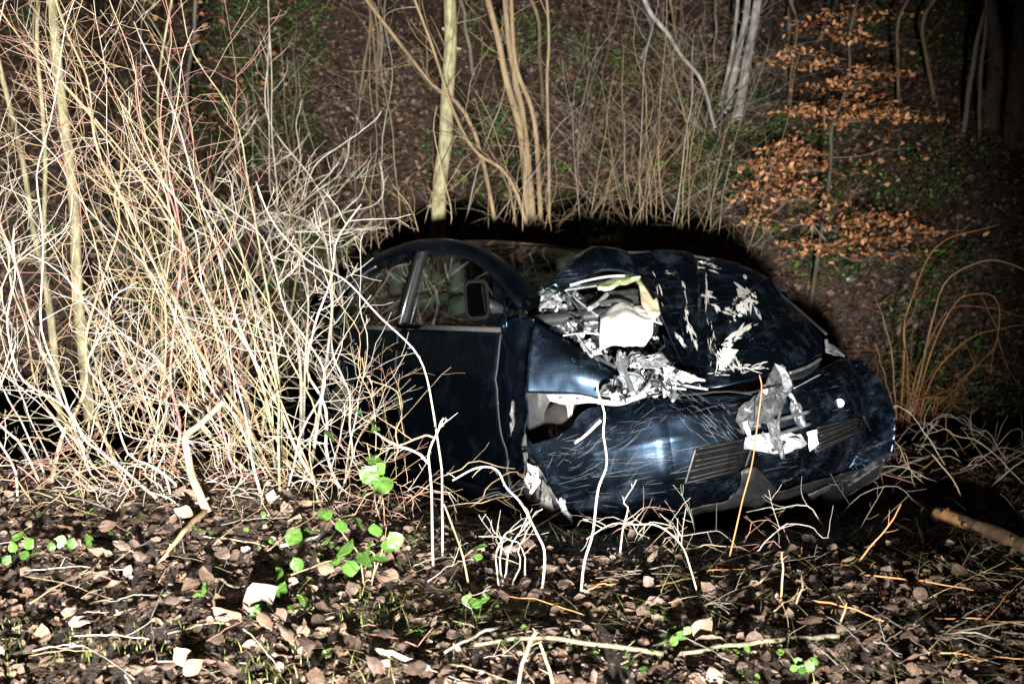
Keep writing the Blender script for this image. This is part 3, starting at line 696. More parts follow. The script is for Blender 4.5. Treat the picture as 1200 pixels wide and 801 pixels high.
# broken far headlamp and the gap below the bonnet edge
hl = empty('headlamp', (0, 0, 0), car)
shard('lens_shard', [(966, 400), (976, 404), (990, 418), (978, 416), (968, 412)], lambda q: bonnet_s(q)+.02, 'plastic_grey', hl, bend=.006, seed=21)
shard('lens_shard', [(966, 398), (970, 398), (972, 410), (967, 411)], lambda q: bonnet_s(q)-.01, 'alu', hl, bend=.003, seed=22)
net('bonnet_slam_panel', [[(924, 430), (942, 424), (962, 412)], [(926, 440), (944, 434), (962, 420)], [(922, 446), (942, 443), (960, 428)]], lambda q: bonnet_s(q)+.03, 'plastic', 12, 6, rough=.008, rs=.06)
pipe('slam_bar', [(925, 437), (945, 430), (962, 420)], lambda q: bonnet_s(q)+.01, .008, 'plastic_grey')
net('slam_panel', [[(720, 452), (780, 446), (840, 448), (900, 444), (950, 426)], [(715, 470), (780, 464), (840, 460), (900, 456), (950, 440)]], lambda q: q[:, 2]-.72, 'plastic', 30, 8, rough=.02, rs=.04)

# ------------------------------------------------------------------ open engine bay: shredded sheet metal, hoses, reservoir
eb = empty('engine_bay', (0, 0, 0), car)
res = empty('washer_reservoir', (0, 0, 0), car)
net('tank', [[(703, 374, .02), (722, 370, .05), (745, 374, .05), (764, 382, .02)], [(702, 392, .04), (724, 392, .09), (746, 394, .08), (763, 400, .03)], [(702, 414, .02), (722, 416, .05), (742, 416, .05), (754, 410, .02)]], bay(.04), 'white_plastic', 22, 18, res, rough=.02, rs=.05, th=.006)
shard('neck', [(722, 414), (734, 412), (736, 430), (728, 440), (722, 428)], bay(.06), 'alu', res, bend=.01, seed=5, smooth=True)
net('insulation_pad', [[(700, 338, .0), (720, 328, .01), (744, 322, .01)], [(708, 342, .01), (728, 336, .02), (750, 332, .02)]], bay(.16), 'cream', 14, 6, eb, rough=.01, rs=.1, th=.02)
net('insulation_pad', [[(742, 322), (752, 324), (760, 330)], [(750, 340), (758, 340), (766, 342)], [(752, 356), (762, 360), (772, 362)], [(762, 370), (768, 371), (773, 368)]], bay(.14), 'cream', 8, 16, eb, rough=.012, rs=.1, th=.02)
net('air_box', [[(712, 340), (730, 340), (748, 338)], [(708, 350), (730, 350), (748, 350)], [(704, 360), (726, 358), (750, 360)]], bay(.08), 'plastic_grey', 16, 12, eb, creases=[((706, 344, 748, 342), .01, 2), ((705, 350, 748, 349), .01, 2), ((704, 356, 748, 356), .01, 2)], rough=.01, rs=.06)
shard('panel', [(672, 348), (690, 345), (704, 348), (698, 358), (686, 364), (674, 358)], bay(.06), 'plastic_grey', eb, bend=.02, seed=1, smooth=True)
shard('panel', [(738, 360), (752, 358), (768, 366), (776, 380), (764, 376), (746, 372)], bay(.10), 'metal', eb, bend=.012, seed=2, smooth=True)
shard('panel', [(632, 352), (646, 346), (662, 360), (690, 372), (704, 378), (704, 392), (680, 388), (650, 376)], bay(.02), 'metal', eb, bend=.02, seed=3)
shard('panel', [(625, 346), (640, 338), (655, 342), (660, 352), (645, 360), (632, 362)], bay(.06), 'alu', eb, bend=.025, seed=4)
shard('panel', [(680, 402), (700, 394), (706, 414), (694, 416), (684, 410)], bay(.03), 'metal', eb, bend=.015, seed=6)
shard('panel', [(745, 420), (776, 414), (784, 424), (770, 432), (752, 430)], bay(.06), 'alu', eb, bend=.012, seed=7)
shard('panel', [(796, 434), (812, 440), (826, 446), (800, 447), (792, 442)], bay(.10), 'white_plastic', eb, bend=.01, seed=8)
shard('panel', [(776, 424), (794, 434), (792, 446), (778, 440)], bay(.06), 'metal', eb, bend=.012, seed=9)
shard('panel', [(722, 440), (740, 434), (752, 446), (742, 462), (724, 464), (716, 452)], bay(-.02), 'metal_dull', eb, bend=.03, seed=11)
shard('panel', [(744, 446), (762, 432), (770, 440), (756, 462), (746, 466)], bay(-.0), 'metal', eb, bend=.02, seed=12)
shard('panel', [(706, 452), (722, 446), (730, 466), (712, 470), (700, 466)], bay(-.02), 'alu', eb, bend=.02, seed=13)
shard('panel', [(776, 446), (786, 440), (792, 454), (790, 468), (782, 462)], bay(-.0), 'metal', eb, bend=.02, seed=14)
shard('panel', [(640, 372), (662, 378), (676, 392), (664, 396), (646, 386)], bay(-.02), 'metal_dull', eb, bend=.02, seed=15)
rnd = random.Random(77)
def inside(x, y, poly):
    c = False; j = len(poly)-1
    for i in range(len(poly)):
        if (poly[i][1] > y) != (poly[j][1] > y) and x < (poly[j][0]-poly[i][0])*(y-poly[i][1])/(poly[j][1]-poly[i][1])+poly[i][0]: c = not c
        j = i
    return c
BAYPOLY = [(630, 345), (652, 336), (700, 340), (748, 360), (776, 392), (822, 442), (800, 456), (760, 468), (716, 470), (724, 436), (680, 405), (634, 372)]
k = 0
while k < 230:
    x, y = rnd.uniform(625, 825), rnd.uniform(335, 472)
    if not inside(x, y, BAYPOLY): continue
    if 702 < x < 760 and 372 < y < 414: continue
    k += 1
    n_ = rnd.randint(4, 6); r_ = rnd.uniform(2, 7); a0 = rnd.uniform(0, 6.28); el = rnd.uniform(1, 2.6); an = rnd.uniform(0, 3.14)
    pts = []
    for i in range(n_):
        a = a0+6.283*i/n_; u, v = r_*el*math.cos(a)*rnd.uniform(.6, 1.1)/1.5, r_*math.sin(a)*rnd.uniform(.6, 1.1)/1.2
        pts.append((x+u*math.cos(an)-v*math.sin(an), y+u*math.sin(an)+v*math.cos(an)))
    shard('torn_metal', pts, bay(rnd.uniform(-.10, .05)), rnd.choice(['metal', 'metal', 'alu', 'metal_dull', 'plastic', 'plastic', 'plastic_grey', 'paint']), eb, bend=.010, seed=100+k, th=.003, lifts=[rnd.uniform(-.03, .03) for _ in pts])
for pts, r, mt, hh in (([(652, 346), (668, 336), (680, 334), (672, 346), (690, 362), (700, 370)], .006, 'metal_dull', .08), ([(660, 344), (676, 358), (682, 374), (668, 378)], .007, 'plastic_grey', .09),
  ([(690, 362), (702, 354), (712, 344)], .012, 'metal_dull', .12), ([(700, 356), (724, 352), (742, 358)], .010, 'rubber', .12), ([(664, 376), (676, 392), (690, 414), (694, 418)], .005, 'metal', .06),
  ([(660, 393), (684, 390), (706, 392)], .004, 'alu', .08), ([(726, 412), (730, 430), (738, 450), (742, 462)], .012, 'alu', .06), ([(752, 462), (764, 446), (770, 432), (760, 420)], .010, 'metal', .05),
  ([(768, 432), (786, 446), (806, 452), (830, 456)], .006, 'alu', .04), ([(764, 438), (780, 452), (804, 456)], .004, 'metal', .05), ([(682, 396), (690, 412), (706, 422), (722, 430)], .009, 'rubber', .02),
  ([(700, 470), (724, 472), (744, 466), (756, 462)], .012, 'metal', .0), ([(784, 448), (790, 458), (788, 470), (794, 462)], .006, 'alu', .03), ([(640, 362), (634, 372), (646, 380)], .005, 'metal_dull', .04),
  ([(626, 350), (640, 344), (634, 336)], .004, 'alu', .08), ([(720, 440), (728, 452), (720, 462)], .008, 'rubber', .02), ([(662, 340), (690, 336), (704, 334)], .004, 'metal', .14)):
    pipe('hose' if mt == 'rubber' else 'bent_rod', pts, bay(hh), r, mt, eb, 7)
mb = MB(); mb.box((1.42, -.25, .62), (.26, .34, .12)); mb.box((1.55, .25, .58), (.2, .3, .14)); cobj('engine_block', mb, 'plastic', eb)
# smashed near headlamp: reflector bowl, projector ring, clear shards; cables hanging out of the bay
nl = empty('headlamp', (0, 0, 0), car); hc = hit(738, 452, bay(.0)); fx = unit_(CO-hc); ux = unit_(np.cross(fx, [0, 0, 1])); uz = np.cross(ux, fx)
vs = []; fs = []
for i in range(7):
    a = math.radians(18+72*i/6)
    for j in range(18): b_ = 2*math.pi*j/18; vs.append(hc-fx*.055*math.cos(a)+(ux*math.cos(b_)*1.15+uz*math.sin(b_))*.052*math.sin(a))
fs = [(i*18+j, i*18+(j+1) % 18, (i+1)*18+(j+1) % 18, (i+1)*18+j) for i in range(6) for j in range(18)]
solid(link_mesh('reflector', vs, fs, M['mirror'], nl), .003, 0)
mb = MB(); mb.tube([hc+(ux*math.cos(t)*1.15+uz*math.sin(t))*.056 for t in np.linspace(0, 6.283, 25)], .006, .006, 6, False); cobj('bezel', mb, 'plastic_grey', nl)
mb = MB(); mb.tube([hc-fx*.06, hc-fx*.01], .012, .010, 10); cobj('bulb', mb, 'white_plastic', nl)
for i in range(7):
    x, y = rnd.uniform(716, 800), rnd.uniform(436, 466); shard('lens_shard', [(x, y), (x+rnd.uniform(6, 14), y-rnd.uniform(2, 8)), (x+rnd.uniform(6, 16), y+rnd.uniform(2, 9)), (x+2, y+rnd.uniform(4, 9))], bay(.05), 'lens', nl, bend=.003, seed=400+i, th=.002)
for i in range(14):
    x, y = rnd.uniform(640, 780), rnd.uniform(345, 455)
    if not inside(x, y, BAYPOLY): continue
    pts = [(x, y)]
    for _ in range(4): pts.append((pts[-1][0]+rnd.uniform(-14, 16), pts[-1][1]+rnd.uniform(-9, 12)))
    pipe('cable', pts, bay(rnd.uniform(.02, .10)), rnd.uniform(.0025, .005), rnd.choice(['rubber', 'rubber', 'plastic_grey']), eb, 6)
# cracked radiator mount seen through the arch
shard('arch_bracket', [(664, 474), (672, 472), (670, 486), (666, 490)], lambda q: -q[:, 1]-.72, 'metal', bend=.004, seed=41)
# green-lit film of mud inside the wheel arch and a few leaves on the bumper are left to the litter
# ================================================================== plants
def wob(pts, amp, freq, seed):
    out = []
    for i, p in enumerate(pts):
        k = i/max(1, len(pts)-1); a = amp*min(1, k*4)
        out.append(np.asarray(p)+a*np.array([noise.noise(Vector((k*freq, seed, 0))), noise.noise(Vector((k*freq, seed, 9))), noise.noise(Vector((k*freq, seed, 17)))]))
    return out
def unit(v): return v/(np.linalg.norm(v)+1e-9)
def twigs_on(mb, pts, r0, r1, n, ln, rnd, t0=.25, up=.35, sub=.5, spread=.9, sides=4, kink=.12, toward=None, droop=0.0, rmax=.0042):
    """side twigs, each zigzagging from bud to bud, with finer twigs of their own"""
    m = len(pts)
    for _ in range(n):
        t = t0+(1-t0)*rnd.random()**.8; i = min(int(t*(m-1)), m-2); p = pts[i]+(pts[i+1]-pts[i])*(t*(m-1)-i)
        d = unit(pts[i+1]-pts[i]); q = unit(np.array([rnd.gauss(0, 1), rnd.gauss(0, .8), rnd.gauss(0, 1)])); q = unit(q-d*(q@d))
        v = unit(d*rnd.uniform(.3, 1.0)+q*spread+np.array([0, 0, up*rnd.uniform(-.2, 1)]))
        if toward is not None: v = unit(v+toward)
        L = ln*rnd.uniform(.35, 1.25)*(1.15-.6*t); r = (r0+(r1-r0)*t)*rnd.uniform(.35, .6); r = min(max(r, .0011), rmax)
        tw = walk(p, v, L, rnd, kink, up*.15-droop); mb.tube(tw, r, max(.0007, r*.35), sides, False)
        if rnd.random() < sub:
            for _k in range(rnd.randint(1, 4)):
                j = rnd.randint(1, len(tw)-2); v2 = unit(unit(tw[j+1]-tw[j])*.8+unit(np.array([rnd.gauss(0, 1), rnd.gauss(0, 1), rnd.gauss(0, 1)]))*.8)
                mb.tube(walk(tw[j], v2, L*rnd.uniform(.15, .5), rnd, kink, up*.2, 4), max(.0009, r*.55), .0007, 3, False)
def walk(p, v, L, rnd, kink, up, n=None):
    n = n or max(5, int(L/.045)); n = min(n, 12); out = [np.array(p, float)]; st = L/(n-1)
    for i in range(n-1):
        v = unit(v+kink*np.array([rnd.gauss(0, 1), rnd.gauss(0, 1), rnd.gauss(0, 1)])+np.array([0, 0, up*.25])); out.append(out[-1]+v*st)
    return out

class Plant:
    """an Empty at the foot of the plant; each stem is a part, the twigs of a stem its sub-part"""
    def __init__(s, name, base, label, cat, group=None):
        s.o = np.asarray(base, float); s.e = empty(name, s.o); tag(s.e, label, cat, group)
    def stem(s, pts, r0, r1, mat, rnd, n=22, amp=.03, twigs=10, ln=.35, sides=6, name='stem', freq=5, tmat=None, power=1.0, **kw):
        pts = wob(crom(pts, n), amp, freq, rnd.uniform(0, 90)); mb = MB(s.o); mb.tube(pts, r0, r1, sides, True, power)
        for _ in range(int(n*.5)):                              # buds and knots
            i = rnd.randint(1, n-2); rr = (r0+(r1-r0)*(i/(n-1))**power); d = unit(np.array([rnd.gauss(0, 1), rnd.gauss(0, 1), rnd.gauss(0, 1)]))
            mb.tube([pts[i], pts[i]+d*rr*1.7], rr*.5, rr*.25, 4, False)
        o = mb.build(name, M[mat], s.e)
        if twigs:
            tb = MB(s.o); twigs_on(tb, pts, r0, r1, twigs, ln, rnd, **kw); t = tb.build('twigs', M[tmat or mat], o); t['kind'] = 'stuff'
        return pts
def px(pts, d0, d1=None):
    d1 = d0 if d1 is None else d1; n = len(pts); return [P(x, y, d0+(d1-d0)*i/(n-1)) for i, (x, y) in enumerate(pts)]
def rooted(pts, d1=None, dz=-.05):
    """sight-line points whose first one stands on the ground"""
    g = G(*pts[0]); d0 = depth(g); q = px(pts, d0, d1 if d1 is not None else d0); q[0] = g+np.array([0, 0, dz]); return q

rnd = random.Random(5)
PALE = ['bark_pale', 'bark_pale', 'bark_straw', 'bark_straw', 'bark_green']
def leaning_shrub(cx, cy, n, w, tipdx, tipy, label, group, r=(.0026, .0072), twn=11, ln=.46, mats=PALE, dd=(-.9, .6), bow=75, base_h=12, jx=130):
    g = G(cx, cy); pl = Plant('bare_shrub', g, label, 'shrub', group)
    for _ in range(n):
        x0 = cx+rnd.uniform(-w, w); y0 = cy+rnd.uniform(-base_h, base_h); x1 = x0+tipdx+rnd.uniform(-jx, jx); y1 = rnd.uniform(*tipy)
        b = rnd.uniform(-bow, bow); mids = [(x0+(x1-x0)*k+b*math.sin(k*3.1), y0+(y1-y0)*k) for k in (0, .3, .65, 1)]
        d0 = depth(G(x0, y0)); pts = rooted(mids, d0+rnd.uniform(*dd)); rr = rnd.uniform(*r)*rnd.choice([.5, .7, .9, 1.1, 1.45])
        mt = rnd.choice(mats)
        pl.stem(pts, rr, rr*.3, mt, rnd, 26, .08, twn, ln, 6, tmat=rnd.choice([mt, mt, 'bark_pale', 'bark_red', 'bark_straw']), sub=.8, spread=1.0, kink=.15, t0=.12, up=.3)
    return pl
GL = 'bare shrubs crowding round the rear of the car'
RED = ['bark_red', 'bark_straw', 'bark_pale', 'bark_straw']
leaning_shrub(405, 562, 5, 34, -230, (-40, 330), 'bare pale shrub whose stems lean back across the rear door of the car', GL)
leaning_shrub(345, 580, 6, 40, -250, (-60, 250), 'bare straw-coloured shrub rooted in leaves beside the pale bent root', GL)
leaning_shrub(285, 560, 5, 40, -220, (-80, 250), 'bare shrub with crossing stems standing just behind the pale bent root', GL)
leaning_shrub(200, 560, 6, 45, -140, (-80, 250), 'bare shrub of thin leaning stems in front of the thick mossy trunks', GL, mats=RED)
leaning_shrub(120, 550, 5, 45, -90, (-80, 200), 'bare upright shrub at the foot of the thickest mossy trunk', GL)
leaning_shrub(30, 560, 5, 45, -20, (-80, 250), 'bare shrub with reddish twigs beyond the mossy trunks', GL, mats=RED)
leaning_shrub(425, 566, 5, 30, -110, (250, 470), 'bare thin-twigged shrub nearest the handle of the front door', GL, r=(.003, .006), twn=10, ln=.30)
leaning_shrub(250, 545, 5, 110, -160, (240, 470), 'tangled low shrub of arching twigs between the leaning stems', GL, r=(.003, .006), twn=11, ln=.36, bow=120, mats=RED)
leaning_shrub(90, 545, 5, 100, 60, (240, 470), 'tangled low shrub of arching red and pale twigs under the mossy trunks', GL, r=(.003, .006), twn=11, ln=.36, bow=120, mats=RED)
leaning_shrub(130, 590, 4, 120, 40, (150, 470), 'bare shrub sprawling over the pale leaves in front of the mossy trunks', GL, r=(.003, .007), twn=11, ln=.40, bow=120)

leaning_shrub(330, 562, 6, 50, -250, (-90, 40), 'tall bare shrub with straight stems leaning over the other shrubs', GL)
leaning_shrub(230, 560, 6, 60, -110, (-90, 30), 'tall bare shrub with reddish tips above the bent root', GL, mats=RED)
leaning_shrub(380, 572, 6, 50, -70, (230, 430), 'low bare shrub of thin stems pressed against the rear door', GL, r=(.003, .006), twn=13, ln=.34, bow=80)
leaning_shrub(300, 575, 6, 60, -110, (220, 430), 'low bare shrub with many crossing twigs behind the green bramble', GL, r=(.003, .006), twn=13, ln=.36, bow=90)
leaning_shrub(200, 575, 5, 60, -80, (230, 440), 'low bare shrub full of crossing twigs behind the bent root', GL, r=(.003, .006), twn=13, ln=.36, bow=90)

leaning_shrub(470, 600, 5, 50, -60, (330, 500), 'wispy shrub of hair-thin twigs crossing the dark front door', GL, r=(.0018, .003), twn=9, ln=.26, bow=60, jx=90)

# the big shrub whose limbs reach out over the car roof
bg = Plant('bare_shrub', G(255, 540), 'large bare shrub with long limbs reaching out over the dark car roof', 'shrub', GL)
d = depth(G(255, 540))
for pts, r, tw in (([(255, 540), (235, 430), (215, 330), (220, 278), (262, 256), (310, 262)], .016, 10), ([(290, 540), (262, 430), (245, 330), (240, 250), (262, 190), (300, 130)], .012, 14),
  ([(300, 545), (285, 420), (300, 330), (318, 240), (316, 120), (316, -20)], .009, 6), ([(330, 560), (318, 420), (290, 330), (262, 260), (205, 150), (190, 60), (140, -30)], .012, 12),
  ([(350, 565), (352, 430), (330, 350), (290, 270), (250, 235), (200, 225)], .009, 12), ([(280, 550), (262, 470), (278, 390), (310, 290), (345, 262), (402, 278)], .010, 16),
  ([(300, 555), (320, 430), (345, 330), (352, 250), (330, 190), (280, 150)], .008, 14), ([(260, 545), (290, 420), (320, 300), (356, 230), (400, 215), (446, 190)], .009, 14)):
    p = rooted(pts, d+rnd.uniform(-.5, .2)); bg.stem(p, r, r*.32, rnd.choice(['bark_pale', 'bark_pale', 'bark_green']), rnd, 30, .05, tw, .42, 6, tmat='bark_pale', up=.7, toward=np.array([.35, 0, .3]), t0=.35, sub=.7, kink=.17)
for pts, r in (([(262, 256), (330, 250), (370, 270), (385, 300), (390, 345), (388, 420)], .006), ([(310, 262), (360, 272), (410, 268), (448, 266)], .005), ([(300, 262), (350, 240), (395, 205), (412, 160)], .005), ([(330, 262), (372, 232), (400, 222), (430, 190)], .005), ([(262, 190), (300, 250), (340, 300), (365, 340), (400, 330)], .005)):
    bg.stem(px(pts, d-.25, d-.5), r, .002, 'bark_pale', rnd, 20, .03, 9, .22, 5, name='limb', up=.8, toward=np.array([.3, 0, .4]), sub=.6, kink=.15)

for pts, r, tw in (([(361, 556), (377, 452), (388, 329), (377, 275), (334, 253), (297, 264), (254, 296), (200, 291)], .0085, 12), ([(393, 556), (401, 398), (400, 329), (385, 259), (366, 210), (315, 141), (314, 60), (314, -10)], .0075, 12), ([(350, 556), (356, 452), (356, 334), (342, 270), (313, 216), (315, 130), (318, 20)], .0065, 9), ([(462, 566), (420, 520), (361, 463), (275, 388), (211, 291), (160, 200)], .0075, 10), ([(310, 560), (262, 440), (200, 345), (120, 250), (60, 130)], .009, 12), ([(330, 570), (300, 470), (240, 380), (150, 300), (0, 240)], .007, 12)):
    p = rooted(pts, d-.35); bg.stem(p, r, r*.45, 'bark_pale', rnd, 36, .035, tw, .34, 6, tmat='bark_pale', up=.6, t0=.2, sub=.5, kink=.16, rmax=.0024)
for pts, r in (([(377, 275), (400, 274), (420, 270), (438, 266), (455, 267)], .005), ([(350, 272), (384, 258), (415, 237), (428, 215), (434, 189)], .005), ([(356, 237), (366, 200), (404, 168), (430, 150), (447, 130)], .005), ([(366, 270), (398, 252), (425, 245), (446, 232), (450, 215), (445, 190)], .0045), ([(355, 285), (385, 292), (410, 284), (435, 262)], .004), ([(221, 361), (250, 318), (280, 275), (307, 259), (334, 259)], .012), ([(334, 240), (360, 215), (385, 204), (398, 190)], .004), ([(345, 225), (352, 190), (348, 150), (352, 120)], .004)):
    bg.stem(px(pts, d-.35, d-.45), r, r*.5, 'bark_pale', rnd, 24, .014, 5, .13, 6, name='limb', up=1.0, toward=np.array([.2, 0, .7]), sub=.3, kink=.12, rmax=.002)

# bare saplings of the near left bank that shoot up in front of the car
fr = Plant('bare_sapling', G(518, 655), 'single slender pale sapling bent in front of the front door', 'sapling')
fr.stem(rooted([(518, 655), (519, 600), (520, 540), (512, 480), (490, 420), (445, 373), (402, 330), (360, 305), (322, 262), (300, 215)]), .0044, .0022, 'bark_pale', rnd, 44, .022, 4, .12, 6, rmax=.0022)
f2 = Plant('bare_sapling', G(508, 672), 'pale forked sapling with a snapped top beside the green bramble', 'sapling')
f2.stem(rooted([(508, 672), (506, 600), (502, 545), (504, 528), (512, 505), (520, 492)]), .0046, .0035, 'bark_pale', rnd, 26, .012, 2, .10, 6, rmax=.002)
dd_ = depth(G(508, 672))
f2.stem(px([(502, 543), (492, 532), (478, 526), (460, 520), (438, 505)], dd_), .0055, .003, 'bark_pale', rnd, 16, .008, 4, .13, 5, name='limb', rmax=.002, sub=.2)
f2.stem(px([(508, 512), (496, 510), (478, 518), (455, 526), (440, 536)], dd_), .0045, .002, 'bark_straw', rnd, 16, .008, 4, .13, 5, name='limb', rmax=.002, sub=.2)
f3 = Plant('bare_sapling', G(676, 702), 'pale knobbly sapling standing in front of the torn wing and bumper', 'sapling')
f3.stem(rooted([(680, 702), (684, 660), (696, 620), (703, 575), (712, 545), (704, 510), (708, 485), (700, 462), (698, 448)]), .0046, .003, 'bark_pale', rnd, 40, .016, 0, .08, 6)
f3.stem(px([(704, 492), (690, 506), (674, 520)], depth(G(680, 702))), .006, .004, 'bark_pale', rnd, 10, .004, 0, 0, 6, name='limb')
f4 = Plant('bare_sapling', G(632, 700), 'hooked pale sapling bowing over beside the torn wheel arch', 'sapling')
f4.stem(rooted([(632, 700), (637, 655), (630, 625), (612, 592), (596, 574), (582, 553), (562, 550), (528, 563)]), .0044, .003, 'bark_pale', rnd, 34, .014, 3, .1, 6, rmax=.0016, sub=.1)
f5 = Plant('bare_sapling', G(824, 706), 'thin pale twig arching out in front of the bumper', 'sapling')
f5.stem(rooted([(824, 706), (812, 672), (792, 632), (766, 612), (738, 612), (712, 618), (690, 630)]), .0032, .0018, 'bark_pale', rnd, 28, .016, 8, .14, 5, sub=.3, rmax=.0018)
f6 = Plant('bare_sapling', G(738, 660), 'small reddish twig forked in front of the bumper', 'sapling')
f6.stem(rooted([(724, 655), (730, 620), (736, 595), (731, 588), (746, 562)]), .004, .002, 'bark_pale', rnd, 14, .006, 4, .08, 5, rmax=.0015)
f7 = Plant('dry_stalk', G(850, 662), 'single ochre stalk rising in front of the smashed grille', 'stalk')
f7.stem(rooted([(850, 662), (866, 605), (880, 550), (888, 500), (892, 455), (890, 438)]), .0034, .0022, 'bark_orange', rnd, 20, .006, 0, 0, 5)
f8 = Plant('dry_stalk', G(985, 665), 'bent orange stalk leaning over the litter before the bumper', 'stalk')
f8.stem(rooted([(985, 665), (1012, 650), (1036, 622), (1056, 590)]), .0036, .0024, 'bark_orange', rnd, 14, .006, 2, .08, 5)
for x0, y0, x1, y1, lab in ((912, 712, 916, 646, 'thin straight stalk standing in the leaves before the car'), (925, 712, 942, 682, 'short pale stub slanting up from the leaves'), (1140, 600, 1092, 532, 'thin straw-coloured stick leaning in the dark beside the car'), (555, 700, 520, 590, 'thin pale twig crossing behind the forked sapling'), (975, 742, 992, 706, 'short mossy stub slanting up beside the grass tuft')):
    s_ = Plant('dry_stalk', G(x0, y0), lab, 'stalk'); s_.stem(rooted([(x0, y0), ((x0+x1)/2+3, (y0+y1)/2), (x1, y1)]), .0042, .003, 'bark_straw', rnd, 10, .004, 1, .06, 5)
fs_ = Plant('bare_sapling', G(595, 690), 'star-shaped tangle of thin pale twigs in front of the sill', 'sapling')
for k in range(5):
    fs_.stem(rooted([(600+rnd.uniform(-25, 25), 690), (596+rnd.uniform(-15, 15), 640), (592+rnd.uniform(-60, 60), 605+rnd.uniform(-10, 40))]), .0035, .0015, 'bark_pale', rnd, 12, .02, 4, .14, 4, kink=.2)
f9 = Plant('broken_seedling', G(628, 800), 'broken seedling with pulpy pale head near the lichened stick', 'seedling')
f9.stem(rooted([(606, 812), (612, 780), (622, 752), (628, 740)], dz=0), .005, .005, 'bark_straw', rnd, 12, .004, 3, .06, 6); f9.stem(rooted([(650, 815), (644, 785), (632, 752)], dz=0), .005, .0035, 'bark_straw', rnd, 10, .004, 2, .06, 6)

# pale bent root at the foot of the shrubs
rt = Plant('bent_root', G(240, 610), 'thick pale bent root with a snapped stub, bare of bark', 'root')
rt.stem(px([(262, 470), (235, 496), (217, 515), (222, 545), (236, 580), (243, 600)], depth(G(243, 606)), depth(G(243, 606))), .010, .017, 'bark_straw', rnd, 26, .014, 0, 0, 8)
rt.stem([G(243, 603)+np.array([0, 0, .02]), G(222, 632)+np.array([0, 0, .05]), G(200, 652)+np.array([0, 0, .03]), G(184, 668)], .012, .006, 'bark_straw', rnd, 18, .012, 0, 0, 7, name='rootlet')
# mossy trunks behind the shrubs
for pts, r, lab in (([(95, 400), (88, 250), (78, 120), (62, -30)], .075, 'thickest mossy pale trunk rising out of the shrubs'), ([(60, 395), (52, 250), (50, 130), (48, -30)], .032, 'slim mossy trunk standing beside the thickest one'), ([(62, 410), (40, 250), (20, 140), (-10, 40)], .040, 'slim mossy trunk leaning away from the thickest one'), ([(190, 420), (198, 250), (188, 130), (206, -30)], .018, 'thin upright stem behind the large bare shrub')):
    q = px(pts, 6.3, 6.0); b = q[0].copy(); b[2] = ground(b[0], b[1])-.05
    t = Plant('mossy_tree', b, lab, 'tree', 'mossy trunks behind the shrubs')
    top = q[-1]+(q[-1]-q[-2])*1.2
    t.stem([b]+q+[top], r*.42, r*.28, 'bark_green', rnd, 30, .04, 16, .7, 9, name='trunk', tmat=rnd.choice(['bark_red', 'bark_straw', 'bark_hazel']), t0=.2, sub=.8)

# ------------------------------------------------------------------ trees and shrubs of the far slope
def project(q):
    v = np.asarray(q)-CAM; d = v@FW; return 600+FPX*(v@RT)/d, 400.5-FPX*(v@UPV)/d
def hill_tree(name, pts, w_px, mat, label, cat='tree', group=None, d=None, tw=12, ln=.7, tmat=None, top=True, amp=.04, taper=.65, **kw):
    g = G(*pts[0]) if d is None else P(*pts[0], d); dd = depth(g); g[2] = ground(g[0], g[1])-.05
    q = px(pts, dd, dd-.2); q = [g]+q[1:]; 
    if top: q.append(q[-1]+(q[-1]-q[-2])*1.5)
    r = w_px/FPX*dd/2; t = Plant(name, g, label, cat, group)
    t.stem(q, r*1.1, r*taper, mat, rnd, 30, amp, tw, ln, 8, name='trunk', tmat=tmat or mat, **kw); return t, dd
hill_tree('young_tree', [(511, 300), (514, 245), (522, 165), (526, 80), (526, -20)], 17, 'bark_green', 'young tree with smooth pale upright trunk behind the car roof', d=8.6, tw=9, ln=.9, amp=.02, tmat='bark_hazel', taper=.8)
GH = 'slender hazel stems behind the car'
for pts, w, lab in (([(628, 262), (612, 180), (590, 80), (566, -20)], 9, 'slender hazel stem leaning most of the close bundle'), ([(634, 258), (620, 180), (602, 90), (590, -20)], 8, 'slender hazel stem in the middle of the close bundle'), ([(644, 256), (630, 180), (608, 80), (596, -20)], 6, 'thinner hazel stem of the close bundle'), ([(650, 250), (642, 150), (640, 50), (641, -20)], 4, 'thin upright hazel rod beside the close bundle')):
    hill_tree('hazel_stem', pts, w, 'bark_hazel', lab, 'tree', GH, d=8.7, tw=6, ln=.8, amp=.03)
hill_tree('hazel_stem', [(612, 268), (560, 165), (500, 92), (436, 8), (420, -20)], 5, 'bark_hazel', 'long hazel stem slanting across behind the pale upright trunk', 'tree', GH, d=8.5, tw=14, ln=.8)
hill_tree('hazel_stem', [(660, 285), (610, 235), (560, 180), (535, 140), (500, 40)], 4.5, 'bark_hazel', 'thin hazel stem bowed towards the pale upright trunk', 'tree', GH, d=8.2, tw=14, ln=.6)
GB = 'pale ribbed stems on the slope'
for pts, w, lab in (([(850, 132), (866, 60), (880, -20)], 9, 'pale white-barked stem, slimmer of the pair above the shrubs'), ([(862, 140), (878, 60), (892, -20)], 12, 'pale white-barked stem, thicker of the pair above the shrubs'), ([(842, 130), (858, 60), (866, -20)], 5, 'thin grey stem beside the white-barked pair')):
    hill_tree('pale_stem', pts, w, 'bark_birch', lab, 'tree', GB, tw=8, ln=.8, amp=.02, tmat='bark_grey')
GG = 'grey shrubs on the slope behind the car'
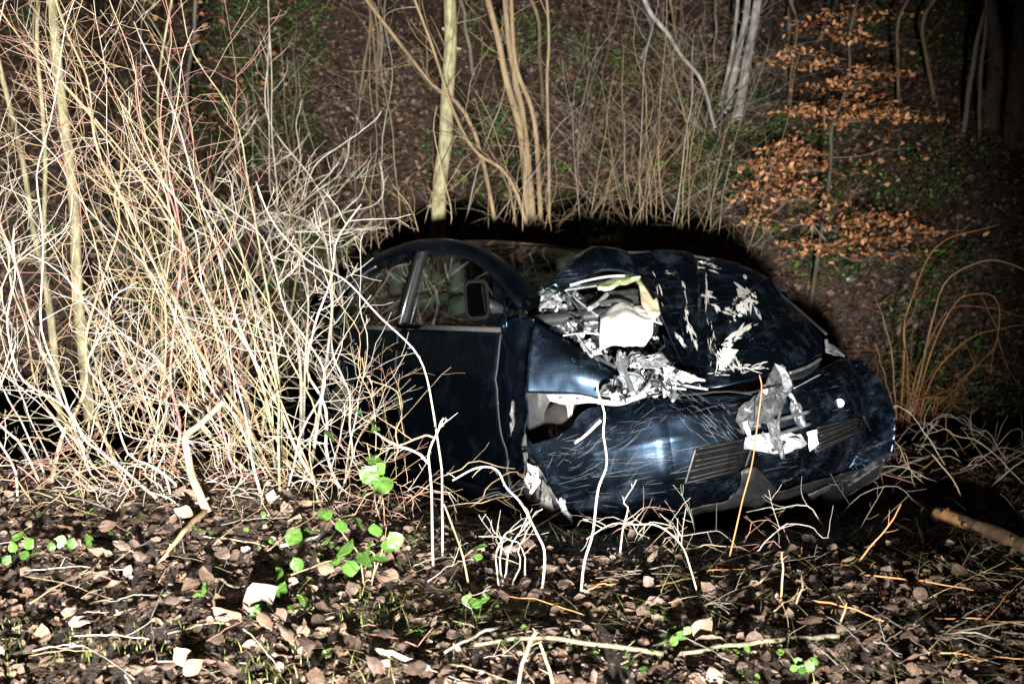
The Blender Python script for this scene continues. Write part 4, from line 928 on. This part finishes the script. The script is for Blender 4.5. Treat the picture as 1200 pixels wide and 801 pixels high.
def hill_shrub(x, y, n, label, d=None, spread=60, hgt=(110, 260), r=.0068, tw=11, ln=.75, mats=('bark_grey', 'bark_hazel'), group=GG, lean=0):
    g = G(x, y) if d is None else P(x, y, d); dd = depth(g); g[2] = ground(g[0], g[1])-.03; pl = Plant('slope_shrub', g, label, 'shrub', group)
    for _ in range(n+3):
        x1 = x+lean+rnd.uniform(-spread, spread)*1.9; y1 = y-rnd.uniform(*hgt); b = rnd.uniform(-25, 25)
        gx, gy = project(g); q = px([(gx, gy), (gx+(x1-gx)*.36+b, gy+(y1-gy)*.33), (gx+(x1-gx)*.72+b*.6, gy+(y1-gy)*.68), (x1, y1)], dd, dd+rnd.uniform(-.8, .5)); q[0] = g+np.array([rnd.uniform(-.1, .1), rnd.uniform(-.1, .1), 0])
        mt = rnd.choice(mats); rr = r*rnd.uniform(.5, 1.2); pl.stem(q, rr, rr*.3, mt, rnd, 22, .09, tw, ln, 5, sub=.7, kink=.14, rmax=.0032, spread=1.1)
hill_shrub(690, 300, 6, 'grey-brown bare shrub fanning up behind the raised bonnet', d=8.3, spread=90)
hill_shrub(788, 300, 6, 'bare grey shrub rising past the end of the bonnet shadow', d=8.4, spread=70, lean=20)
hill_shrub(800, 285, 5, 'bare forked shrub reaching towards the white-barked pair', d=8.6, spread=60, lean=45, hgt=(200, 330))
hill_shrub(880, 300, 3, 'small bare shrub standing at the rim of the car shadow', spread=40, hgt=(60, 150), tw=7, ln=.3)
hill_shrub(920, 300, 3, 'straggly low shrub below the orange-leaved beech', spread=60, hgt=(40, 130), tw=7, ln=.35)
hill_shrub(745, 250, 5, 'thin bare shrub high on the green slope', spread=80, hgt=(150, 320), r=.007)
hill_shrub(550, 250, 6, 'twiggy low shrub round the foot of the pale upright trunk', d=8.3, spread=120, hgt=(40, 130), r=.006, tw=9, ln=.35, mats=('bark_hazel', 'bark_straw'))
hill_shrub(610, 290, 6, 'twiggy low shrub at the foot of the hazel bundle', d=8.0, spread=110, hgt=(50, 150), r=.006, tw=9, ln=.35, mats=('bark_hazel', 'bark_straw'))
hill_shrub(450, 240, 6, 'bare shrub of long whips behind the car roof', d=8.8, spread=110, hgt=(80, 280), r=.007, mats=('bark_hazel', 'bark_grey'), lean=40)
hill_shrub(330, 200, 5, 'bare shrub half hidden behind the limbs of the large one', d=9.5, spread=140, hgt=(100, 240), r=.007, mats=('bark_hazel', 'bark_grey'))
hill_shrub(680, 180, 4, 'thin whips on the brown leafy slope', spread=100, hgt=(120, 260), r=.006, mats=('bark_grey', 'bark_hazel'))
hill_shrub(830, 160, 6, 'dense grey shrub around the white-barked pair', spread=90, hgt=(90, 260), r=.008, tw=14, mats=('bark_grey',))
for pts, w, lab in (([(985, 140), (960, 60), (800, 60), (752, -10)], 0, ''),): pass
gb = Plant('fallen_limb', P(830, 115, 10.5), 'crooked silver-grey limb hanging among the twigs of the slope', 'limb')
gb.stem(px([(838, 150), (826, 105), (812, 76), (790, 52), (772, 24), (752, -10)], 10.5, 10.2), .014, .022, 'bark_birch', rnd, 22, .05, 12, .6, 7, tmat='bark_grey')
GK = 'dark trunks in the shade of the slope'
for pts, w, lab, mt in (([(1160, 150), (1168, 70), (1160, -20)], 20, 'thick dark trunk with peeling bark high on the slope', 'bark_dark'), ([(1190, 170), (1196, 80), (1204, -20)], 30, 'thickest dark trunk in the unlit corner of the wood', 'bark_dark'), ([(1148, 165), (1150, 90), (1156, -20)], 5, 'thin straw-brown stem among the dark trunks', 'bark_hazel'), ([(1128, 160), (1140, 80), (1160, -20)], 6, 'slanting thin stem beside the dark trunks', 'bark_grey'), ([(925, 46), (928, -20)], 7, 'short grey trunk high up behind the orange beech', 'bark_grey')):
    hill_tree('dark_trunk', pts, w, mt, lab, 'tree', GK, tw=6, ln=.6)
for k in range(14):
    x = rnd.uniform(380, 1150); hill_tree('thin_sapling', [(x, rnd.uniform(60, 150)), (x+rnd.uniform(-15, 15), 30), (x+rnd.uniform(-30, 30), -30)], rnd.uniform(2.5, 5), rnd.choice(['bark_grey', 'bark_hazel', 'bark_dark']), 'thin bare sapling high on the brown slope', 'sapling', 'thin saplings high on the slope', tw=9, ln=.6)

# orange-twigged bush beside the far end of the bumper
ob = Plant('orange_shrub', G(1062, 500), 'low shrub of arching orange stems beside the end of the bumper', 'shrub')
d0 = depth(G(1062, 500))
for pts, r in (([(1055, 500), (1060, 420), (1062, 370), (1080, 320), (1110, 280), (1172, 262)], .007), ([(1062, 500), (1078, 440), (1092, 380), (1110, 330), (1145, 308), (1180, 308), (1230, 330)], .009), ([(1068, 500), (1085, 430), (1110, 370), (1135, 346), (1165, 350), (1168, 400), (1163, 438)], .0065), ([(1072, 500), (1100, 430), (1140, 395), (1168, 385), (1210, 382)], .006), ([(1050, 495), (1047, 430), (1040, 380), (1028, 350)], .006), ([(1055, 500), (1040, 450), (1025, 400)], .004), ([(1060, 500), (1080, 420), (1115, 362), (1160, 362), (1210, 372)], .005), ([(1150, 346), (1165, 380), (1180, 430), (1195, 450)], .004), ([(1070, 500), (1120, 455), (1165, 405), (1170, 370)], .0045), ([(1055, 505), (1090, 470), (1130, 480), (1180, 520)], .004), ([(1066, 500), (1066, 440), (1060, 395), (1075, 350)], .004), ([(1050, 500), (1075, 470), (1110, 465), (1130, 490)], .004)):
    q = px(pts, d0, d0+rnd.uniform(-.5, .3)); ob.stem(q, r, r*.45, rnd.choice(['bark_orange', 'bark_orange', 'bark_straw']), rnd, 24, .03, 5, .28, 5, tmat='bark_orange', sub=.3)
for k in range(16):
    x = rnd.uniform(1030, 1110); ob.stem(rooted([(x, rnd.uniform(500, 530)), (x+rnd.uniform(-20, 30), 470), (x+rnd.uniform(-40, 70), rnd.uniform(420, 480))]), .003, .0015, 'bark_orange', rnd, 12, .04, 4, .2, 4)

# ------------------------------------------------------------------ leaves
def leaf_proto(kind, rnd):
    """a leaf of unit length: rows along the midrib, folded and curled; returns verts and triangles"""
    if kind == 'lobed': rows = [(.0, .04), (.06, .40), (.24, .22), (.40, .50), (.54, .24), (.66, .27), (.80, .10), (1.0, .01)]
    elif kind == 'oval': rows = [(.0, .03), (.14, .20), (.34, .33), (.56, .34), (.80, .20), (1.0, .01)]
    elif kind == 'fine': rows = [(-.12, .012), (-.01, .015), (.04, .14), (.16, .27), (.32, .36), (.50, .38), (.66, .31), (.80, .20), (.92, .08), (1.0, .01)]
    elif kind == 'mid': rows = [(.0, .05), (.22, .30), (.5, .36), (.8, .2), (1.0, .02)]
    else: rows = [(.0, .08), (.35, .27), (.7, .22), (1.0, .02)]
    c1, c2, tw, fold = [v*(.55 if kind in ('mid', 'fine') else 1) for v in (rnd.uniform(-1.7, 1.7), rnd.uniform(-1.4, 1.4), rnd.uniform(-.7, .7), rnd.uniform(-.25, .25))]
    ws = [-1, -.5, 0, .5, 1] if kind not in ('tiny', 'mid') else [-1, 0, 1]
    vs = []; nw = len(ws)
    for t, w in rows:
        sk = rnd.uniform(-.05, .05)
        for k in ws:
            x = w*k*(rnd.uniform(.55, 1.2) if kind in ('mid', 'lobed') else rnd.uniform(.86, 1.1))+sk*.3; y = t+(.10*abs(k) if kind == 'lobed' and .01 < t < .6 else 0)
            z = c1*.8*x*x+c2*.35*(t-.5)**2+tw*x*(t-.5)+fold*abs(x)+(.035 if kind in ('tiny', 'fine') else .065)*rnd.uniform(-1, 1)
            vs.append((x, y-.5, z))
    fs = []
    for i in range(len(rows)-1):
        for j in range(nw-1):
            p, q = i*nw+j, (i+1)*nw+j; fs += [(p, p+1, q+1), (p, q+1, q)]
    return np.array(vs), fs
def scatter(name, protos, pos, size, tilt, mat, parent=None, lo=0.0, hi=1.0, yaw=None, nrm=None, flatten=1.0, org=None, tint=None):
    N_ = len(pos); which = RNG.integers(0, len(protos), N_); allv = []; allf = []; allt = []; base = 0
    yaw = RNG.uniform(0, 6.283, N_) if yaw is None else yaw; ax = RNG.uniform(0, 6.283, N_); tl = np.abs(RNG.normal(0, tilt, N_))
    tints = RNG.uniform(lo, hi, N_) if tint is None else tint
    org = np.zeros(3) if org is None else np.asarray(org)
    for k, (pv, pf) in enumerate(protos):
        idx = np.where(which == k)[0]
        if not len(idx): continue
        c, s = np.cos(yaw[idx]), np.sin(yaw[idx]); V = pv[None]*size[idx, None, None]; V = V*np.array([1, 1, flatten])
        x = V[..., 0]*c[:, None]-V[..., 1]*s[:, None]; y = V[..., 0]*s[:, None]+V[..., 1]*c[:, None]; z = V[..., 2]
        kx, ky = np.cos(ax[idx])[:, None], np.sin(ax[idx])[:, None]; ct, st = np.cos(tl[idx])[:, None], np.sin(tl[idx])[:, None]
        dot = (kx*x+ky*y)*(1-ct); x2 = x*ct+ky*z*st+kx*dot; y2 = y*ct-kx*z*st+ky*dot; z2 = z*ct+(kx*y-ky*x)*st
        W = np.stack([x2, y2, z2], -1)+pos[idx][:, None, :]-org
        n = pv.shape[0]; allv.append(W.reshape(-1, 3)); allt.append(np.repeat(tints[idx], n))
        fa = np.array(pf)[None]+(base+np.arange(len(idx))*n)[:, None, None]; allf.append(fa.reshape(-1, 3)); base += n*len(idx)
    v = np.concatenate(allv); f = np.concatenate(allf); me = bpy.data.meshes.new(name)
    me.vertices.add(len(v)); me.vertices.foreach_set('co', v.ravel().astype('f')); me.loops.add(f.size); me.loops.foreach_set('vertex_index', f.ravel().astype('i'))
    me.polygons.add(len(f)); me.polygons.foreach_set('loop_start', np.arange(0, f.size, 3, dtype='i')); me.update(calc_edges=True)
    a = me.attributes.new('tint', 'FLOAT', 'POINT'); a.data.foreach_set('value', np.concatenate(allt).astype('f')); me.materials.append(M[mat])
    o = bpy.data.objects.new(name, me); COL.objects.link(o)
    if parent: o.parent = parent
    return o
lr = random.Random(3)
PR_L = [leaf_proto('lobed', lr) for _ in range(8)]; PR_O = [leaf_proto('oval', lr) for _ in range(8)]; PR_T = [leaf_proto('tiny', lr) for _ in range(10)]; PR_M = [leaf_proto('mid', lr) for _ in range(24)]; PR_F = [leaf_proto('fine', lr) for _ in range(24)]
PR_D = [(np.array([(0, -.5, lr.uniform(-.1, .1)), (-w, lr.uniform(-.1, .1), z), (w, lr.uniform(-.1, .1), z), (0, .5, lr.uniform(-.1, .1))]), [(0, 2, 1), (1, 2, 3)] if lr.random() < .5 else [(0, 2, 3), (0, 3, 1)]) for w, z in [(lr.uniform(.2, .36), lr.uniform(-.25, .25)) for _ in range(20)]]
_gx = np.linspace(-9, 9, 241); _gy = np.linspace(1.5, 19, 241); _gz = np.array([[ground(x, y) for x in _gx] for y in _gy])
def gfast(x, y):
    u = (x+9)/18*240; v = (y-1.5)/17.5*240; i = np.clip(u.astype(int), 0, 239); j = np.clip(v.astype(int), 0, 239); fu, fv = u-i, v-j
    return _gz[j, i]*(1-fu)*(1-fv)+_gz[j, i+1]*fu*(1-fv)+_gz[j+1, i]*(1-fu)*fv+_gz[j+1, i+1]*fu*fv
def ground_pts(n, x0, x1, y0, y1, lift=(0, .03), keep=None, power=1.0):
    if keep is None:
        x = RNG.uniform(x0, x1, n); y = y0+(y1-y0)*RNG.random(n)**power
    else:
        xs, ys = [], []
        while len(xs) < n:
            a, b = RNG.uniform(x0, x1), y0+(y1-y0)*RNG.random()**power
            if keep(a, b): xs.append(a); ys.append(b)
        x, y = np.array(xs), np.array(ys)
    return np.stack([x, y, gfast(x, y)+RNG.uniform(*lift, n)], -1)
def clump(x, y, s, seed, th): return noise.noise(Vector((x*s, y*s, seed))) > th
# near bank
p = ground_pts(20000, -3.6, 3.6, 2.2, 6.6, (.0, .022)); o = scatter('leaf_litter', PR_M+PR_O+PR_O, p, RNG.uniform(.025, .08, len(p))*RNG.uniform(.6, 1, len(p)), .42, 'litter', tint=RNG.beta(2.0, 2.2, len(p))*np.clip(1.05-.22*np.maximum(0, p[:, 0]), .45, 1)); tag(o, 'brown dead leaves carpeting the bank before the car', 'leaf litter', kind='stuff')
p = ground_pts(24000, -3.6, 3.6, 2.2, 6.4, (.005, .025)); o = scatter('leaf_crumbs', PR_T, p, RNG.uniform(.008, .026, len(p)), .4, 'litter', lo=.15, hi=.72); tag(o, 'crumbled bits of leaf and bark between the dead leaves', 'leaf litter', kind='stuff')
# far slope
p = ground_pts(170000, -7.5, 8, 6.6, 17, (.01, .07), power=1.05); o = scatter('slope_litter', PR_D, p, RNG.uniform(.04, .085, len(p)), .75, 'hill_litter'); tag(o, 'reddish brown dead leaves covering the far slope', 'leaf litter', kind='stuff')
p = ground_pts(52000, -7, 8, 7.5, 16, (.03, .16), keep=lambda x, y: clump(x, y, .8, 4.4, -.06) and clump(x, y, 3.0, 8.8, -.1)); o = scatter('ivy_patches', PR_D, p, RNG.uniform(.03, .065, len(p)), .6, 'ivy'); tag(o, 'patches of dark green ground ivy on the far slope', 'ground cover', kind='stuff')
# small green weeds on the near bank
p = ground_pts(520, -3.2, 3.2, 2.3, 5.0, (.015, .05), keep=lambda x, y: clump(x, y, 2.2, 14.4, .22)); o = scatter('weeds', PR_O, p, RNG.uniform(.012, .03, len(p)), .4, 'green'); tag(o, 'scattered small green weed leaves among the dead leaves', 'weeds', kind='stuff')
def blades(name, n, keep, x0, x1, y0, y1, ln, label, mat='grass', t0=0.0):
    v = []; f = []; t = []
    k = 0
    while k < n:
        x, y = RNG.uniform(x0, x1), RNG.uniform(y0, y1)
        if not keep(x, y): continue
        k += 1; z = ground(x, y); a = RNG.uniform(0, 6.283); L = ln*RNG.uniform(.4, 1.2); b = L*RNG.uniform(.2, .9)*(1+2.2*(t0 > 0)); w = RNG.uniform(.0008, .0018); tt = RNG.random()*(1-t0)+t0
        dx, dy = math.cos(a), math.sin(a); b0 = len(v)
        for i in range(4):
            q = i/3; ww = w*(1-q*.9); v += [(x+dx*b*q*q-dy*ww, y+dy*b*q*q+dx*ww, z+.012+L*q*(1-.35*q)*(.35 if t0 > 0 else 1)), (x+dx*b*q*q+dy*ww, y+dy*b*q*q-dx*ww, z+.012+L*q*(1-.35*q)*(.35 if t0 > 0 else 1))]; t += [tt, tt]
        for i in range(3): f.append((b0+2*i, b0+2*i+1, b0+2*i+3, b0+2*i+2))
    o = link_mesh(name, v, f, M[mat]); at = o.data.attributes.new('tint', 'FLOAT', 'POINT'); at.data.foreach_set('value', np.array(t, 'f')); tag(o, label, 'grass', kind='stuff')
blades('grass', 800, lambda x, y: clump(x, y, 2.5, 21.0, .18), -2.4, -.3, 2.4, 3.6, .045, 'sparse short grass on the bank below the shrubs')
blades('dry_grass', 2600, lambda x, y: clump(x, y, 1.6, 31.0, -.05), -.5, 3.6, 2.6, 7.0, .10, 'withered straw-coloured grass in the ditch before the bumper', t0=.72)

# dead leaves large enough to single out
def one_leaf(name, pv, pf, pos, size, rot, mat, label, cat, group, tint, parent=None):
    me = bpy.data.meshes.new(name); me.from_pydata([tuple(v*size) for v in pv], [], [tuple(f) for f in pf]); me.update(); me.materials.append(M[mat]); me.polygons.foreach_set('use_smooth', [True]*len(me.polygons))
    a = me.attributes.new('tint', 'FLOAT', 'POINT'); a.data.foreach_set('value', np.full(len(pv), tint, 'f'))
    o = bpy.data.objects.new(name, me); COL.objects.link(o); o.location = tuple(map(float, pos)); o.rotation_euler = rot
    if parent: o.parent = parent
    tag(o, label, cat, group); return o
LG = {0: ('pale curled dead leaf lying on top of the dark litter', 'pale dead leaves on the bank', .84), 1: ('brown dead leaf lying on top of the dark litter', 'brown dead leaves on the bank', .50)}
for k in range(190):
    x, y = rnd.uniform(-20, 1220), 590+220*rnd.random()
    if x < 330 and rnd.random() < .0: continue
    g = G(x, y)
    pale = 0 if (x < 620 and rnd.random() < .3) or rnd.random() < .1 else 1
    pv, pf = rnd.choice(PR_F); lab, grp, tn = LG[pale]
    one_leaf('fallen_leaf', pv, pf, g+np.array([0, 0, rnd.uniform(.03, .05)]), rnd.uniform(.03, .075), (rnd.gauss(.2, .4), rnd.gauss(0, .35), rnd.uniform(0, 6.28)), 'litter', lab, 'leaf', grp, tn+rnd.uniform(-.3, .15))
# pale heaps of crumpled leaves by the root (traced)
for x, y, s in ((115, 672, .16), (150, 650, .13), (100, 690, .12), (300, 735, .17), (335, 745, .14), (330, 600, .12), (200, 600, .12), (470, 660, .13), (485, 640, .12), (455, 690, .12), (345, 760, .12), (285, 728, .1), (250, 690, .12), (825, 755, .13), (760, 660, .08), (890, 705, .05), (1060, 650, .09)):
    for _ in range(3):
        g = G(x+rnd.gauss(0, 14), y+rnd.gauss(0, 8)); pv, pf = rnd.choice(PR_F)
        one_leaf('fallen_leaf', pv, pf, g+np.array([0, 0, rnd.uniform(.03, .07)]), s*rnd.uniform(.35, .75), (.5+rnd.gauss(0, .3), rnd.gauss(0, .4), rnd.uniform(0, 6.28)), 'litter', 'large pale crumpled leaf propped up above the litter', 'leaf', 'large crumpled leaves on the bank', rnd.uniform(.5, .82))

# bramble with green leaves: every leaf a part
def bramble(label, canes, leaves, name='bramble'):
    g = G(*canes[0][0]); pl = Plant(name, g, label, 'plant'); dd = depth(g)-.05
    for c in canes: pl.stem(rooted(c, dd), .0028, .0018, 'bark_straw', rnd, 14, .01, 2, .06, 5, name='cane')
    for (x, y, s) in leaves:
        q = P(x, y, min(dd, depth(G(x, y+10))-.04)+rnd.uniform(-.06, .02)); pv, pf = rnd.choice(PR_F); me = bpy.data.meshes.new('leaf'); sz = .85*s/FPX*dd
        pvv = pv*np.array([1.15, .9, .8]); me.from_pydata([tuple(v*sz) for v in pvv], [], [tuple(f) for f in pf]); me.update(); me.materials.append(M['green'])
        a = me.attributes.new('tint', 'FLOAT', 'POINT'); a.data.foreach_set('value', np.full(len(pv), rnd.uniform(.25, .8), 'f'))
        o = bpy.data.objects.new('leaf', me); COL.objects.link(o); o.parent = pl.e; o.location = tuple(q-pl.o); o.rotation_euler = (rnd.gauss(.75, .35), rnd.gauss(0, .35), rnd.gauss(0, 1.2))
bramble('bramble shoot with fresh green leaves beside the pale leaf heap', [[(430, 690), (420, 650), (400, 625), (380, 600)], [(430, 690), (450, 640), (470, 625)], [(430, 690), (380, 690), (340, 700)], [(430, 690), (440, 655), (425, 640)]],
  [(345, 628, 30), (405, 642, 38), (418, 610, 30), (386, 630, 30), (430, 640, 34), (445, 655, 30), (462, 632, 28), (440, 620, 26), (380, 602, 26), (328, 672, 26), (330, 690, 26), (356, 684, 30), (357, 704, 30), (345, 712, 22), (302, 716, 26), (318, 713, 20), (412, 665, 28), (395, 655, 30), (455, 640, 24), (478, 628, 24), (425, 655, 30), (400, 615, 24), (365, 622, 24), (348, 660, 24)])
bramble('small bramble shoot with green leaves hanging before the rear door', [[(452, 620), (450, 590), (440, 560), (428, 520)], [(452, 620), (440, 580), (436, 545)]],
  [(434, 555, 34), (448, 566, 36), (430, 572, 26), (438, 538, 26), (425, 548, 22), (434, 494, 22), (440, 502, 16), (386, 510, 26), (420, 482, 14), (446, 548, 22)])
bramble('low green seedling at the foot of the upright shrub', [[(35, 650), (30, 635), (24, 622)]], [(22, 628, 20), (34, 636, 20), (15, 640, 18), (28, 650, 16), (8, 655, 16), (40, 648, 14)])
bramble('low green seedling beside a brown curled leaf', [[(95, 640), (92, 632)]], [(70, 634, 20), (84, 636, 18), (104, 632, 20), (60, 640, 14)])
bramble('green strawberry-like plant among the leaves before the sill', [[(560, 710), (556, 700)]], [(556, 706, 24), (566, 700, 22), (548, 702, 18), (530, 690, 20), (565, 640, 18), (560, 652, 16)])
bramble('small green weed sprouting between leaves beneath the bumper', [[(795, 742), (792, 734)]], [(788, 738, 18), (798, 744, 18), (790, 750, 16), (805, 738, 14), (778, 744, 12)])
bramble('small green tuft of weed beside the pale stick', [[(945, 780), (942, 772)]], [(936, 776, 18), (948, 780, 18), (940, 784, 14), (954, 774, 14), (930, 782, 12)])
bramble('single dark green upright leaf standing in the litter', [[(382, 770), (380, 762)]], [(381, 766, 26), (237, 690, 22), (230, 696, 16)])

# ------------------------------------------------------------------ fallen wood
def stick(name, a, b, r0, r1, mat, label, n=14, amp=.012, lift=.03, tw=0, sides=7, cat='stick', group=None, mid=None):
    A, B = G(*a)+np.array([0, 0, lift]), G(*b)+np.array([0, 0, lift]); pts = [A]+([G(*mid)+np.array([0, 0, lift*1.5])] if mid else [(A+B)/2+np.array([0, 0, .01])])+[B]
    base = A.copy(); pl = wob(crom(pts, n), amp, 6, rnd.uniform(0, 90)); mb = MB(base); mb.tube(pl, r0, r1, sides)
    if tw: twigs_on(mb, pl, r0, r1, tw, .12, rnd)
    for _ in range(5):
        i = rnd.randint(1, n-2); d = unit(np.array([rnd.gauss(0, 1), rnd.gauss(0, 1), rnd.gauss(0, 1)])); mb.tube([pl[i], pl[i]+d*r0*1.5], r0*.5, r0*.3, 5)
    o = mb.build(name, M[mat], None); o.location = tuple(base); return tag(o, label, cat, group)
lg = stick('broken_log', (1098, 618), (1225, 668), .028, .034, 'bark_log', 'broken branch with raw orange wood where its bark is torn', n=20, lift=.06, sides=12, cat='branch')
mb = MB(np.array(lg.location)); A, B = G(1098, 618)+np.array([0, 0, .06]), G(1225, 668)+np.array([0, 0, .06]); dv = unit(B-A)
mb.tube(wob(crom([A-dv*.006, A+dv*.10+np.array([0, -.006, .010]), A+dv*.24+np.array([0, -.008, .008]), A+dv*.34+np.array([0, -.004, .0])], 14), .006, 9, 3.0), .034, .027, 12); mb.build('torn_wood', M['wood_raw'], lg)
stick('lichen_stick', (556, 766), (776, 778), .006, .0075, 'bark_lichen', 'lichened greenish stick lying along the bottom of the bank', n=22, tw=3, mid=(640, 764))
stick('fallen_stick', (800, 776), (982, 756), .006, .0075, 'bark_lichen', 'pale barkless stick beside the small green tuft', n=18)
stick('fallen_stick', (440, 772), (500, 796), .009, .007, 'bark_birch', 'short flaking pale stick below the bramble')
stick('fallen_stick', (330, 655), (560, 600), .006, .005, 'bark_pale', 'long pale stick lying across the foot of the forked sapling', n=20, lift=.05, tw=4)
stick('fallen_stick', (600, 740), (520, 775), .006, .004, 'bark_grey', 'grey stick lying in front of the broken seedling')
stick('fallen_stick', (1090, 545), (960, 600), .008, .006, 'bark_grey', 'grey branch lying close to the bumper end', lift=.06, tw=4)
k = 0
FG = 'thin dead twigs strewn over the litter'
while k < 190:
    x, y = rnd.uniform(-10, 1200), rnd.uniform(585, 800); L = rnd.uniform(30, 130); a = rnd.gauss(0, 1.0)
    if rnd.random() < .3: x = rnd.uniform(780, 1200); y = rnd.uniform(590, 760)
    b = (x+L*math.cos(a), min(815, max(575, y+L*math.sin(a)*.6)))
    k += 1; r = rnd.uniform(.0012, .0034); stick('dead_twig', (x, y), b, r, r*.6, rnd.choice(['bark_straw', 'bark_grey', 'bark_orange', 'bark_hazel', 'bark_grey', 'bark_dark', 'bark_lichen'] if x > 560 else ['bark_pale', 'bark_straw', 'bark_grey', 'bark_red', 'bark_lichen']), 'thin dead twig lying loose on the leaf litter', n=12, amp=.007, lift=rnd.uniform(.012, .04), tw=rnd.choice([0, 0, 1, 2]), sides=5, cat='twig', group=FG)

def brush(cx, cy, w, n, label):
    g = G(cx, cy); pl = Plant('brushwood', g, label, 'brushwood', 'dead brushwood under the shrubs')
    for _ in range(n):
        x = cx+rnd.uniform(-w, w); y = cy+rnd.uniform(-22, 26); a = rnd.gauss(0, .5)+(math.pi if rnd.random() < .5 else 0); L = rnd.uniform(60, 170); h = rnd.uniform(5, 55)
        q = rooted([(x, y), (x+L*.35*math.cos(a), y-h*.7), (x+L*.7*math.cos(a), y-h+L*.2*math.sin(a)), (x+L*math.cos(a), y-h*rnd.uniform(.2, 1.0)+L*.3*math.sin(a))])
        pl.stem(q, rnd.uniform(.0018, .004), .0012, rnd.choice(['bark_pale', 'bark_straw', 'bark_red', 'bark_straw', 'bark_grey']), rnd, 14, .04, 4, .2, 4, name='twig', sub=.5, rmax=.002)
brush(70, 575, 110, 22, 'tangle of thin dead brushwood below the mossy trunks')
brush(200, 580, 90, 20, 'tangle of thin dead brushwood round the pale bent root')
brush(340, 585, 90, 22, 'tangle of thin dead brushwood at the foot of the leaning stems')
brush(480, 600, 60, 8, 'tangle of thin dead brushwood behind the forked sapling')
brush(1150, 560, 70, 16, 'tangle of brown dead brushwood in the hollow behind the broken branch')
brush(1090, 560, 90, 22, 'tangle of brown dead brushwood at the foot of the orange shrub')
brush(800, 628, 130, 10, 'tangle of dead brushwood pressed under the bumper lip')
brush(930, 640, 110, 8, 'tangle of dead brushwood in the hollow before the bumper')

# ------------------------------------------------------------------ beech sapling that keeps its orange leaves
bp, bd = hill_tree('beech_sapling', [(955, 268), (972, 205), (975, 150), (996, 80), (1002, 10)], 4.5, 'bark_dark', 'beech sapling still holding its orange dead leaves', d=9.6, tw=10, ln=.5)
bl = []; bs = []
for cx, cy, rx, ry, n in ((985, 18, 75, 14, 60), (1000, 42, 50, 10, 40), (930, 60, 30, 7, 30), (965, 72, 30, 8, 30), (1015, 88, 55, 12, 55), (1000, 103, 50, 10, 50), (985, 122, 45, 8, 45), (1045, 133, 50, 8, 50), (1000, 135, 45, 10, 55), (950, 128, 40, 8, 35), (925, 172, 36, 12, 55), (900, 190, 30, 12, 45), (945, 190, 30, 14, 40), (912, 210, 45, 14, 45), (890, 225, 30, 12, 28), (940, 225, 35, 16, 36), (975, 250, 45, 16, 32), (1030, 258, 55, 14, 55), (1070, 272, 45, 12, 40), (1000, 282, 60, 10, 55), (950, 285, 35, 8, 30), (1040, 296, 50, 10, 30), (885, 255, 24, 14, 20), (1040, 175, 60, 30, 22)):
    dd = bd+rnd.uniform(-.5, .3); tx = 955+(268-cy)*.185; tb = MB(bp.o)
    q = px([(tx, min(262, cy+10)), ((tx+cx)/2, cy+8), (cx, cy), (cx+(cx-tx)*.5, cy-2)], bd, dd); tb.tube(wob(crom(q, 12), .03, 6, cx), .005, .002, 5); tb.build('branch', M['bark_grey'], bp.e)
    sl = rnd.uniform(-.22, .22)
    for _ in range(int(n*3)):
        u = rnd.gauss(0, .55); v = rnd.gauss(0, .5); bl.append(P(cx+u*rx, cy+v*ry*(1.3-min(1, abs(u)))+u*rx*sl+abs(u)*6+5*noise.noise(Vector((u*3, cx, cy))), dd+rnd.uniform(-.45, .35))); bs.append(rnd.uniform(.036, .06))
o = scatter('leaves', PR_T, np.array(bl), np.array(bs), .7, 'beech', bp.e, org=bp.o); o['kind'] = 'stuff'
# a few leaves caught in the left shrubs' far slope and on thin twigs
b2, bd2 = hill_tree('beech_sapling', [(215, 175), (222, 90), (232, -10)], 5, 'bark_grey', 'small beech sapling with few orange leaves behind the large bare shrub', tw=10, ln=.6)
bl = np.array([P(rnd.gauss(225, 70), rnd.uniform(-10, 150), bd2+rnd.uniform(-.6, .6)) for _ in range(220)])
o = scatter('leaves', PR_O, bl, RNG.uniform(.04, .075, len(bl)), .7, 'beech', b2.e, org=b2.o); o['kind'] = 'stuff'
